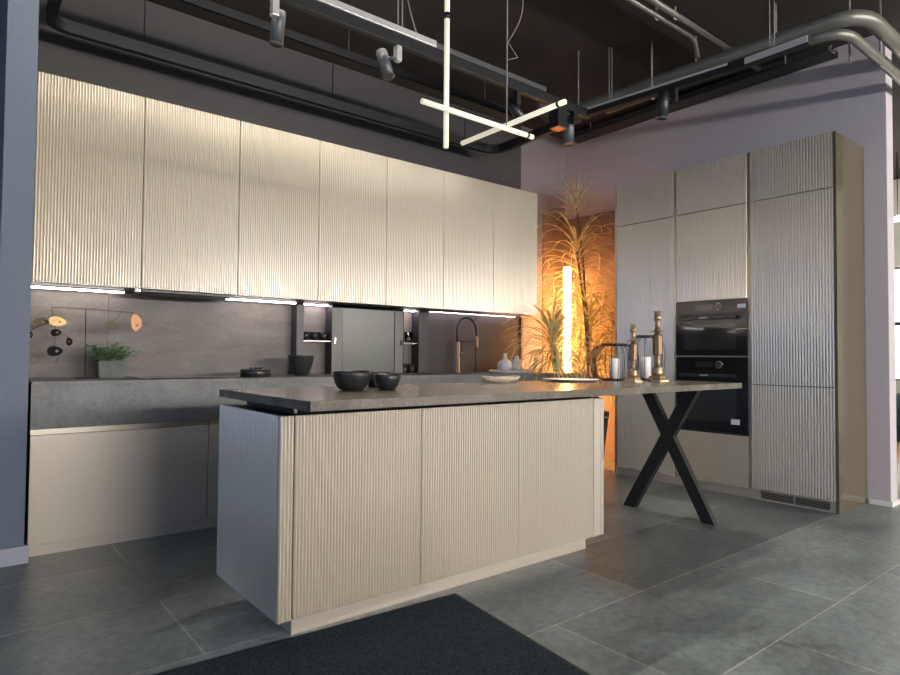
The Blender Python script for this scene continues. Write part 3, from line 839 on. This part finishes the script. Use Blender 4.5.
bowl('bowl', 1.56, 2.48, IT, 0.070, 0.035, 0.072, 'ceramic', 'black bowl mostly hidden behind the two front bowls', g, 0.002, 3)

# leaf shaped wooden dish and platter
d_ = bowl('wooden_dish', 2.40, 2.525, IT, 0.050, 0.028, 0.034, 'wood', 'pale oval wooden dish lying at the far edge of the island', None, 0.004, 1)
d_['category'] = 'dish'
rz = Matrix.Rotation(math.radians(-28), 4, 'Z')
d_.data.transform(rz @ Matrix.Diagonal((2.3, 1.0, 1.0, 1.0)))
b = bmesh.new()
lathe(b, [(0, 0), (0.09, 0), (0.10, 0.004), (0.165, 0.012), (0.168, 0.015), (0.10, 0.009), (0, 0.006)], 48, (2.93, 2.47, IT))
single('platter', b, 'white_ceramic', 'flat round platter in the amber glow on the island, right of the wooden dish', 'platter', (2.93, 2.47, IT))

# lanterns with candles
def lantern(x, y, r, h, label, nb=24, partial=False):
    z = IT
    t = thing('wire_lantern', label, 'lantern', (x, y, z), 'black wire lanterns')
    b = bmesh.new(); lathe(b, [(0, 0), (r * 0.52, 0), (r * 0.54, 0.003), (r * 0.54, 0.010), (r * 0.48, 0.012), (0, 0.012)], 36, (x, y, z))
    mesh('base_plate', b, 'black', t)
    b = bmesh.new()
    lathe(b, [(r * 0.45, 0), (r * 0.52, 0), (r * 0.52, 0.016), (r * 0.45, 0.016), (r * 0.45, 0)], 36, (x, y, z + h - 0.016))
    mesh('top_rim', b, 'black', t)
    prof = [(0.51, 0.03), (0.74, 0.06), (0.92, 0.15), (0.99, 0.32), (1.0, 0.5), (0.99, 0.66), (0.93, 0.81), (0.76, 0.91), (0.51, 0.97)]
    b = bmesh.new()
    for k in range(nb):
        a = 2 * PI * k / nb
        tube(b, [(x + r * q * math.cos(a), y + r * q * math.sin(a), z + h * s) for q, s in prof], 0.0019, 5)
    mesh('wire_cage', b, 'black', t)
    return t
lantern(3.33, 2.445, 0.150, 0.235, 'large black wire lantern with a candle, left of both brass candlesticks')
lantern(3.62, 2.407, 0.120, 0.295, 'black wire lantern standing between and behind the two brass candlesticks', 12)
def candle(x, y, r, h, label):
    z = IT + 0.0125
    t = thing('pillar_candle', label, 'candle', (x, y, z), 'white pillar candles')
    b = bmesh.new(); lathe(b, [(0, 0), (r, 0), (r, h - 0.004), (r - 0.004, h), (r * 0.5, h - 0.002), (0, h - 0.004)], 28, (x, y, z))
    mesh('wax', b, 'wax', t)
    b = bmesh.new(); tube(b, [(x, y, z + h - 0.006), (x + 0.001, y, z + h + 0.004), (x + 0.003, y, z + h + 0.012)], 0.0018, 6)
    mesh('wick', b, 'cable', t)
candle(3.325, 2.443, 0.031, 0.128, 'white pillar candle inside the large left wire lantern')
candle(3.615, 2.405, 0.032, 0.138, 'white pillar candle in the lantern between the brass candlesticks')

def candlestick(x, y, h, s, label):
    z = IT
    t = thing('brass_candlestick', label, 'candlestick', (x, y, z), 'brass candlesticks on the island')
    k = h / 0.44
    b = bmesh.new(); lathe(b, [(0, 0), (0.078 * s, 0), (0.078 * s, 0.012 * k), (0.070 * s, 0.016 * k), (0.060 * s, 0.020 * k), (0.054 * s, 0.034 * k), (0.036 * s, 0.038 * k), (0, 0.038 * k)], c=(x, y, z), facet=8)
    mesh('base', b, 'brass', t)
    b = bmesh.new(); lathe(b, [(0, 0.037 * k), (0.034 * s, 0.037 * k), (0.036 * s, 0.058 * k), (0.030 * s, 0.070 * k), (0.035 * s, 0.078 * k), (0.024 * s, 0.094 * k), (0.016 * s, 0.100 * k),
                               (0.016 * s, 0.150 * k), (0.022 * s, 0.158 * k), (0.016 * s, 0.163 * k), (0, 0.163 * k)], 24, (x, y, z))
    mesh('lower_stem', b, 'brass', t)
    b = bmesh.new(); lathe(b, [(0, 0.162 * k), (0.028 * s, 0.162 * k), (0.032 * s, 0.170 * k), (0.032 * s, 0.285 * k), (0.026 * s, 0.293 * k), (0, 0.293 * k)], c=(x, y, z), facet=8)
    mesh('sleeve', b, 'brass_dark', t)['label'] = 'darker brass sleeve'
    b = bmesh.new(); lathe(b, [(0, 0.292 * k), (0.018 * s, 0.292 * k), (0.016 * s, 0.308 * k), (0.044 * s, 0.312 * k), (0.046 * s, 0.317 * k), (0.018 * s, 0.322 * k), (0.015 * s, 0.372 * k), (0.020 * s, 0.380 * k), (0, 0.380 * k)], 28, (x, y, z))
    mesh('drip_plate', b, 'brass', t)
    b = bmesh.new(); lathe(b, [(0, 0.379 * k), (0.020 * s, 0.379 * k), (0.026 * s, 0.392 * k), (0.024 * s, 0.408 * k), (0.017 * s, 0.412 * k), (0.022 * s, 0.44 * k), (0.014 * s, 0.44 * k), (0.012 * s, 0.42 * k), (0, 0.42 * k)], 24, (x, y, z))
    mesh('candle_cup', b, 'brass', t)
candlestick(3.215, 2.225, 0.347, 0.78, 'shorter brass candlestick right beside the large wire lantern')
candlestick(3.435, 2.200, 0.437, 0.95, 'taller brass candlestick nearest the ovens')

# ------------------------------------------------------------------ things on the back counter
CT = ZC + 0.0003
# standing mobile
mx, my = 0.625, 4.13
t = thing('standing_mobile', 'standing wire mobile with gold, copper and dark discs beside the herb pot', 'sculpture', (mx, my, CT))
b = bmesh.new(); lathe(b, [(0, 0), (0.062, 0), (0.062, 0.006), (0, 0.007)], 32, (mx, my, CT)); mesh('base_plate', b, 'black', t)
b = bmesh.new(); tube(b, [(mx, my, CT + 0.005), (0.618, 4.12, 1.276)], 0.0028, 8); mesh('pole', b, 'black', t)
arm = mesh('arm', tube(bmesh.new(), [(0.452, 4.12, 1.270), (0.452, 4.12, 1.276), (0.60, 4.12, 1.277), (0.735, 4.12, 1.272), (0.872, 4.12, 1.266)], 0.002, 6), 'black', t)
def disc(x, z, rx, rz, tilt, mat, hole, lab, y=4.12, hp=(0.35, 0.0)):
    b = bmesh.new()
    n = 40
    outer, inner = [], []
    for k in range(n):
        a = 2 * PI * k / n
        px, pz_ = rx * math.cos(a) * (1 + 0.10 * math.cos(a)), rz * math.sin(a) * (1 - 0.12 * math.cos(a))
        outer.append((px, pz_)); inner.append((hp[0] * rx + hole * math.cos(a), hp[1] * rz + hole * math.sin(a)))
    c, s = math.cos(tilt), math.sin(tilt)
    def P(p, d): return (x + p[0] * c - p[1] * s, y + d, z + p[0] * s + p[1] * c)
    rings = [[b.verts.new(P(p, d)) for p in ring] for ring, d in ((outer, -0.002), (inner, -0.002), (inner, 0.002), (outer, 0.002))]
    for q in range(4):
        A, B = rings[q], rings[(q + 1) % 4]
        for k in range(n): b.faces.new((A[k], A[(k + 1) % n], B[(k + 1) % n], B[k]))
    bmesh.ops.recalc_face_normals(b, faces=b.faces[:])
    o = mesh('disc', b, mat, t); o['label'] = lab
disc(0.475, 1.198, 0.043, 0.026, -0.15, 'gold', 0.007, 'bright gold disc', 4.10)
disc(0.402, 1.192, 0.040, 0.023, 0.05, 'olive_metal', 0.006, 'dull bronze disc by the pillar', 4.16)
disc(0.472, 1.135, 0.026, 0.020, 0.1, 'dark_bronze', 0.006, 'small dark upper disc')
disc(0.539, 1.085, 0.016, 0.023, 0.1, 'dark_bronze', 0.004, 'small upright dark disc', hp=(0, 0.1))
disc(0.468, 1.031, 0.038, 0.028, 0.05, 'dark_bronze', 0.008, 'large dark lower disc')
disc(0.752, 1.180, 0.035, 0.024, -0.1, 'olive_metal', 0.007, 'olive bronze disc')
disc(0.884, 1.208, 0.030, 0.050, 0.12, 'copper', 0.009, 'copper disc at the right end', hp=(0.1, -0.35))
disc(0.353, 1.120, 0.012, 0.020, 0, 'dark_bronze', 0.003, 'dark disc at the left edge')
for p in ([(0.452, 4.12, 1.27), (0.452, 4.11, 1.222)], [(0.40, 4.16, 1.215), (0.475, 4.12, 1.232)], [(0.472, 4.12, 1.155), (0.465, 4.11, 1.18)],
          [(0.472, 4.12, 1.117), (0.468, 4.12, 1.058)], [(0.539, 4.12, 1.107), (0.49, 4.12, 1.14)], [(0.50, 4.12, 1.02), (0.475, 4.12, 0.965)],
          [(0.752, 4.12, 1.203), (0.79, 4.12, 1.24), (0.80, 4.12, 1.270)], [(0.353, 4.12, 1.14), (0.40, 4.15, 1.175)], [(0.872, 4.12, 1.266), (0.878, 4.12, 1.255)]):
    mesh('hook', tube(bmesh.new(), p, 0.0014, 5), 'black', t)

# herb in a concrete pot
hx, hy = 0.757, 4.15
t = thing('potted_herb', 'leafy green herb in a pale square concrete pot on the back counter', 'potted plant', (hx, hy, CT))
b = bmesh.new()
prism(b, [(hx - 0.068, CT), (hx + 0.068, CT), (hx + 0.074, CT + 0.10), (hx - 0.074, CT + 0.10)], 'y', hy - 0.06, hy + 0.06)
bmesh.ops.bevel(b, geom=b.edges[:], offset=0.004, segments=2, affect='EDGES')
pot = mesh('pot', b, 'concrete', t)
mesh('soil', bx(hx - 0.065, hx + 0.065, hy - 0.052, hy + 0.052, CT + 0.0985, CT + 0.103), 'soil', pot)
b = bmesh.new(); bs = bmesh.new()
for k in range(110):
    a = random.uniform(0, 2 * PI); el = random.uniform(0.1, 1.0)
    ln = random.uniform(0.075, 0.145)
    d = Vector((math.cos(a) * (1.05 - el * 0.6), math.sin(a) * (0.8 - el * 0.5), 0.25 + el * 0.75)).normalized()
    p0 = Vector((hx + random.uniform(-0.055, 0.055), hy + random.uniform(-0.035, 0.035), CT + 0.10))
    mid = p0 + d * ln * 0.6; end = p0 + d * ln + Vector((0, 0, -0.012))
    tube(bs, [p0, mid, end], 0.0012, 5)
    for q in range(6):
        tt = 0.35 + 0.65 * q / 5
        c = p0.lerp(mid, min(1, tt / 0.6)) if tt < 0.6 else mid.lerp(end, (tt - 0.6) / 0.4)
        la = random.uniform(0, 2 * PI)
        ld = Vector((math.cos(la), math.sin(la), random.uniform(-0.3, 0.6))).normalized()
        sd = ld.cross(Vector((random.uniform(-.3, .3), random.uniform(-.3, .3), 1))).normalized()
        L = random.uniform(0.022, 0.036)
        v = [b.verts.new(c), b.verts.new(c + ld * L * .45 + sd * L * .28), b.verts.new(c + ld * L), b.verts.new(c + ld * L * .45 - sd * L * .28)]
        b.faces.new(v)
mesh('foliage', b, 'herb', t); mesh('stems', bs, 'herb', t)

# control puck (black ceramic dish with knobs)
t = thing('hob_control', 'low round black dish with small knobs on the hob end of the counter', 'dish', (1.60, 4.04, CT))
b = bmesh.new(); lathe(b, [(0, 0), (0.092, 0), (0.096, 0.004), (0.096, 0.042), (0.092, 0.046), (0, 0.046)], 40, (1.60, 4.04, CT)); mesh('body', b, 'black_soft', t)
for k in range(3):
    b = bmesh.new(); lathe(b, [(0, 0.0458), (0.010, 0.0458), (0.011, 0.058), (0.004, 0.061), (0, 0.061)], 14, (1.56 + 0.036 * k, 4.01 + 0.012 * k, CT)); mesh('knob', b, 'anthracite', t)
b = bmesh.new()
lathe(b, [(0, 0), (0.048, 0), (0.052, 0.004), (0.076, 0.068), (0.089, 0.132), (0.092, 0.142), (0.086, 0.142), (0.074, 0.085), (0.046, 0.014), (0, 0.011)], 40, (1.945, 4.08, CT))
single('bowl', b, 'green_black', 'tall dark bowl on the back counter in front of the shelf niche', 'bowl', (1.945, 4.08, CT))

# crockery in the niches
for k in range(3):
    b = bmesh.new()
    x = 2.101 + 0.075 * k
    lathe(b, [(0, 0), (0.018, 0), (0.031, 0.024), (0.037, 0.064), (0.033, 0.064), (0.016, 0.010), (0, 0.009)], 24, (x, 4.345, 1.1315))
    single('bowl', b, 'ceramic', ['black bowl on the niche shelf nearest the stone splashback', 'black bowl in the middle of the three on the niche shelf', 'black bowl on the niche shelf nearest the sliding glass door'][k], 'bowl', (x, 4.345, 1.1315), 'black bowls in the niche')
b = bmesh.new(); lathe(b, [(0, 0), (0.026, 0), (0.030, 0.02), (0.038, 0.09), (0.036, 0.09), (0.027, 0.02), (0, 0.006)], 24, (3.055, 4.345, 1.1315))
single('glass_jar', b, 'clear_glass', 'clear drinking glass on the shelf of the narrow niche', 'glass', (3.055, 4.345, 1.1315))
for k, (x, lb) in enumerate(((3.000, 'dark cup on the counter in the narrow niche beside the sliding door'), (3.078, 'dark cup on the counter in the narrow niche nearest the tap'))):
    b = bmesh.new(); lathe(b, [(0, 0), (0.024, 0), (0.030, 0.012), (0.034, 0.075), (0.031, 0.075), (0.026, 0.012), (0, 0.008)], 24, (x, 4.335, CT))
    single('cup', b, 'ceramic', lb, 'cup', (x, 4.335, CT), 'dark cups in the narrow niche')

# tap
fx, fy = 3.483, 4.21
t = thing('kitchen_tap', 'tall kitchen tap with a black hose arch and bronze column by the smoked panels', 'tap', (fx, fy, CT))
b = bmesh.new(); lathe(b, [(0, 0), (0.030, 0), (0.030, 0.006), (0.021, 0.009), (0.021, 0.262), (0.017, 0.270), (0, 0.270)], 24, (fx, fy, CT)); mesh('column', b, 'tap_bronze', t)
hp_ = [(fx, fy, CT + 0.265), (fx - 0.003, fy, 1.24)]
for k in range(13):
    a = PI - PI * k / 12
    hp_.append((fx + 0.102 + 0.104 * math.cos(a), fy - 0.02 * k / 12, 1.255 + 0.105 * math.sin(a)))
hp_.append((fx + 0.207, fy - 0.02, 1.20))
mesh('hose', tube(bmesh.new(), hp_, 0.0125, 12), 'black_soft', t)
b = bmesh.new(); tube(b, [(fx + 0.207, fy - 0.02, 1.205), (fx + 0.207, fy - 0.02, 1.10)], [0.014, 0.017], 16); mesh('spray_head', b, 'tap_bronze', t)
b = bmesh.new(); tube(b, [(fx, fy, 1.155), (fx + 0.05, fy - 0.005, 1.155), (fx + 0.207, fy - 0.02, 1.153)], 0.005, 8); mesh('holder_arm', b, 'black_soft', t)
b = bmesh.new(); tube(b, [(fx + 0.015, fy, 1.04), (fx + 0.05, fy - 0.01, 1.04)], 0.016, 14); tube(b, [(fx + 0.042, fy - 0.008, 1.045), (fx + 0.048, fy - 0.012, 1.13)], 0.004, 8); mesh('lever', b, 'anthracite', t)

# tray with white vases
tx, ty = 3.90, 3.97
b = bmesh.new(); lathe(b, [(0, 0), (0.185, 0), (0.195, 0.004), (0.195, 0.022), (0.188, 0.022), (0.186, 0.008), (0, 0.008)], 48, (tx, ty, CT))
single('tray', b, 'white_ceramic', 'round white tray with two vases at the end of the back counter', 'tray', (tx, ty, CT))
b = bmesh.new(); lathe(b, [(0, 0), (0.035, 0), (0.066, 0.03), (0.072, 0.055), (0.060, 0.088), (0.030, 0.108), (0.016, 0.118), (0.015, 0.158), (0.020, 0.165), (0.014, 0.165), (0.010, 0.12), (0, 0.11)], 32, (3.83, 3.97, CT + 0.0083))
single('vase', b, 'white_ceramic', 'round white vase with a thin neck on the white tray', 'vase', (3.83, 3.97, CT + 0.0083), 'white vases')
b = bmesh.new(); lathe(b, [(0, 0), (0.040, 0), (0.055, 0.02), (0.056, 0.05), (0.046, 0.085), (0.038, 0.098), (0.036, 0.108), (0.022, 0.116), (0.020, 0.138), (0.012, 0.142), (0, 0.14)], 32, (3.965, 3.96, CT + 0.0083))
single('vase', b, 'white_ceramic', 'stepped white vase with a broad shoulder on the white tray, nearer the plant', 'vase', (3.965, 3.96, CT + 0.0083), 'white vases')

# ------------------------------------------------------------------ plant corner
b = bmesh.new(); lathe(b, [(0, 0), (0.21, 0), (0.215, 0.01), (0.215, 0.80), (0.205, 0.845), (0.18, 0.866), (0.12, 0.872), (0, 0.872)], 48, (4.54, 3.85, 0))
single('pedestal', b, 'plaster', 'round grey plaster pedestal in the plant corner in front of the amber tube lamp', 'pedestal', (4.54, 3.85, 0))
lx, ly = 4.81, 4.10
t = thing('tube_lamp', 'tall glowing amber tube lamp standing upright on the floor among the plant leaves', 'lamp', (lx, ly, 0))
b = bmesh.new(); lathe(b, [(0, 0), (0.10, 0), (0.10, 0.012), (0.04, 0.016), (0, 0.016)], 28, (lx, ly, 0)); mesh('base', b, 'black', t)
b = bmesh.new(); lathe(b, [(0, 0.0155), (0.034, 0.0155), (0.037, 0.03), (0.037, 1.905), (0.030, 1.92), (0, 1.925)], 24, (lx, ly, 0)); mesh('light_tube', b, 'lamp_orange', t)

def leaf(bm, p, az, el, L, w, droop, n=9):
    pos = Vector(p); e = el
    prev = None
    side = Vector((-math.sin(az), math.cos(az), 0))
    step = L / n
    for i in range(n + 1):
        t_ = i / n
        hw = w * 0.5 * (0.45 + 1.2 * t_) if t_ < 0.35 else w * 0.5 * 0.87 * (1 - ((t_ - 0.35) / 0.65) ** 1.6) + 0.0004
        d = Vector((math.cos(az) * math.cos(e), math.sin(az) * math.cos(e), math.sin(e)))
        up = side.cross(d)
        q = Vector((side.x, side.y, 0))
        a = bm.verts.new(pos + q * hw + up * hw * -0.35); c = bm.verts.new(pos.copy()); b2 = bm.verts.new(pos - q * hw + up * hw * -0.35)
        if prev:
            f1 = bm.faces.new((prev[0], a, c, prev[1])); f2 = bm.faces.new((prev[1], c, b2, prev[2]))
            f1.smooth = f2.smooth = True
        prev = (a, c, b2)
        pos = pos + d * step
        e -= droop / n * (0.6 + 1.1 * t_)
def crown(bm, c, n, L, w, spread=(0.2, 1.35), droop=(0.9, 2.2), zs=0.10):
    for k in range(n):
        az = 2.399963 * k + random.uniform(-0.25, 0.25)
        f = k / n
        el = spread[1] + (spread[0] - spread[1]) * f + random.uniform(-0.12, 0.12)
        leaf(bm, (c[0], c[1], c[2] - zs * f), az, el, L * random.uniform(0.75, 1.1), w, random.uniform(*droop))

t = thing('dracaena', 'large dracaena with long thin drooping leaves in a tall black planter in the corner', 'potted plant', (4.34, 3.46, 0))
b = bmesh.new(); lathe(b, [(0, 0), (0.10, 0), (0.105, 0.01), (0.165, 0.54), (0.165, 0.555), (0.145, 0.555), (0.14, 0.50), (0, 0.50)], 32, (4.36, 3.46, 0))
pot = mesh('planter', b, 'black_soft', t)
b = bmesh.new(); lathe(b, [(0.166, 0.50), (0.170, 0.50), (0.172, 0.52), (0.168, 0.52), (0.166, 0.50)], 32, (4.36, 3.46, 0)); mesh('band', b, 'steel', pot)
b = bmesh.new(); lathe(b, [(0, 0.505), (0.142, 0.505), (0.1, 0.515), (0, 0.52)], 24, (4.36, 3.46, 0)); mesh('soil', b, 'soil', pot)
stems = [[(4.42, 3.45, 0.50), (4.55, 3.52, 0.80), (4.72, 3.72, 1.10), (4.80, 3.82, 1.36)],
         [(4.34, 3.49, 0.50), (4.55, 3.62, 1.0), (4.76, 3.86, 1.6), (4.74, 3.92, 2.05)],
         [(4.33, 3.45, 0.50), (4.20, 3.52, 0.70), (4.12, 3.62, 0.90), (4.10, 3.66, 1.20)],
         [(4.38, 3.50, 0.50), (4.62, 3.68, 1.2), (4.80, 3.90, 2.0), (4.76, 3.94, 2.48)],
         [(4.40, 3.43, 0.50), (4.48, 3.50, 0.70), (4.72, 3.70, 0.92)]]
for s in stems:
    P_ = [Vector(p) for p in s]
    pts = []
    for i in range(len(P_) - 1):
        for k in range(5): pts.append(P_[i].lerp(P_[i + 1], k / 5))
    pts.append(P_[-1])
    mesh('stem', tube(bmesh.new(), pts, 0.011, 8), 'stem', t)
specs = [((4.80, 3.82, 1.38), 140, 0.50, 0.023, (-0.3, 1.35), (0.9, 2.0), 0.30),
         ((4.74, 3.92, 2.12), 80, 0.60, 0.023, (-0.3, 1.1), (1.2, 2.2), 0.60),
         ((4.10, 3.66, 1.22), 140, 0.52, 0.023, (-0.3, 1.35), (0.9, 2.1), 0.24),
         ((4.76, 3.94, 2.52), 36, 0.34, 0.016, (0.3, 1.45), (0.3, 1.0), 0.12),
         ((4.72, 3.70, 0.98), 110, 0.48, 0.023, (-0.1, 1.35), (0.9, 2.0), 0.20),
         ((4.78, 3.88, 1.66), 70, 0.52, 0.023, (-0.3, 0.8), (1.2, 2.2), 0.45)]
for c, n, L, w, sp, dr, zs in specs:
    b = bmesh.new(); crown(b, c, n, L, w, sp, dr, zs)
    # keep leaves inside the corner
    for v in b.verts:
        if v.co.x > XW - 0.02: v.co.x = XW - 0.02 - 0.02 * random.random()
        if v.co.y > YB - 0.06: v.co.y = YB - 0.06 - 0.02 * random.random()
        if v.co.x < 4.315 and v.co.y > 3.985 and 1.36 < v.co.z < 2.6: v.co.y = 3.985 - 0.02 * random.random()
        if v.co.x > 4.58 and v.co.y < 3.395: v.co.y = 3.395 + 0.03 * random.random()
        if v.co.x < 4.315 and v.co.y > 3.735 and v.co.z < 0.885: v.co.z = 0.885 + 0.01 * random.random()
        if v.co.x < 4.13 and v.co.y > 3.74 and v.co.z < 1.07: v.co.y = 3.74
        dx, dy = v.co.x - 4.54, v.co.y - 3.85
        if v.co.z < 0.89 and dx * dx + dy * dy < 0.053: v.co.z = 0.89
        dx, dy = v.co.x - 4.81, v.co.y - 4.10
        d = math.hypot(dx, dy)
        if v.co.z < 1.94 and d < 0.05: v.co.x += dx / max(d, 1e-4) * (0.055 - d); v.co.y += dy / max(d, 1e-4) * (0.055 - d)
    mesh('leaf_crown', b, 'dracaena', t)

# ------------------------------------------------------------------ rug
t = thing('rug', 'charcoal rug lying in front of the kitchen island', 'rug', (1.72, 2.08, 0))
a = math.radians(-3.0)
ux, uy = -math.cos(a), -math.sin(a)
vx, vy = -math.sin(a) * -1 * -1, -math.cos(a)
vx, vy = -0.115, -0.993
def rp(s, q): return (1.72 + ux * s + vx * q, 2.08 + uy * s + vy * q)
def quad_slab(o, z0, z1):
    b = bmesh.new(); prism(b, o, 'z', z0, z1); return b
mesh('hem', quad_slab([rp(0, 0), rp(2.3, 0), rp(2.3, 1.5), rp(0, 1.5)], 0.0005, 0.006), 'rug_hem', t)
mesh('pile', quad_slab([rp(0.022, 0.022), rp(2.278, 0.022), rp(2.278, 1.478), rp(0.022, 1.478)], 0.006, 0.012), 'rug', t)

# ------------------------------------------------------------------ beyond the end of the right wall
t = thing('armchair', 'dark green armchair with wooden legs glimpsed past the end of the right wall', 'chair', (6.6, 1.65, 0))
cx, cy = 6.62, 1.52
mesh('seat', bx(cx - 0.30, cx + 0.30, cy - 0.28, cy + 0.28, 0.32, 0.46, bev=0.03), 'green_velvet', t)
mesh('backrest', bx(cx + 0.22, cx + 0.32, cy - 0.30, cy + 0.30, 0.40, 0.86, bev=0.03), 'green_velvet', t)
for s in (-1, 1):
    mesh('armrest', bx(cx - 0.30, cx + 0.28, cy + s * 0.29 - 0.04, cy + s * 0.29 + 0.04, 0.34, 0.72, bev=0.025), 'green_velvet', t)
    for q in (-1, 1):
        mesh('leg', tube(bmesh.new(), [(cx + q * 0.27, cy + s * 0.26, 0), (cx + q * 0.24, cy + s * 0.23, 0.33)], [0.013, 0.020], 10), 'chair_wood', t)
t = thing('ceiling_lamp', 'bright linear lamp in the neighbouring room past the right wall', 'ceiling lamp', (8.6, 2.3, 2.68))
b = bmesh.new(); sweep_rect(b, [(7.6, 1.6, 2.60), (8.9, 2.9, 2.60)], 0.05, 0.04); mesh('diffuser', b, 'ceil_lamp', t)
b = bmesh.new(); tube(b, [(8.25, 2.25, 2.62), (8.25, 2.25, CEIL)], 0.005, 6); mesh('suspension_wire', b, 'black', t)
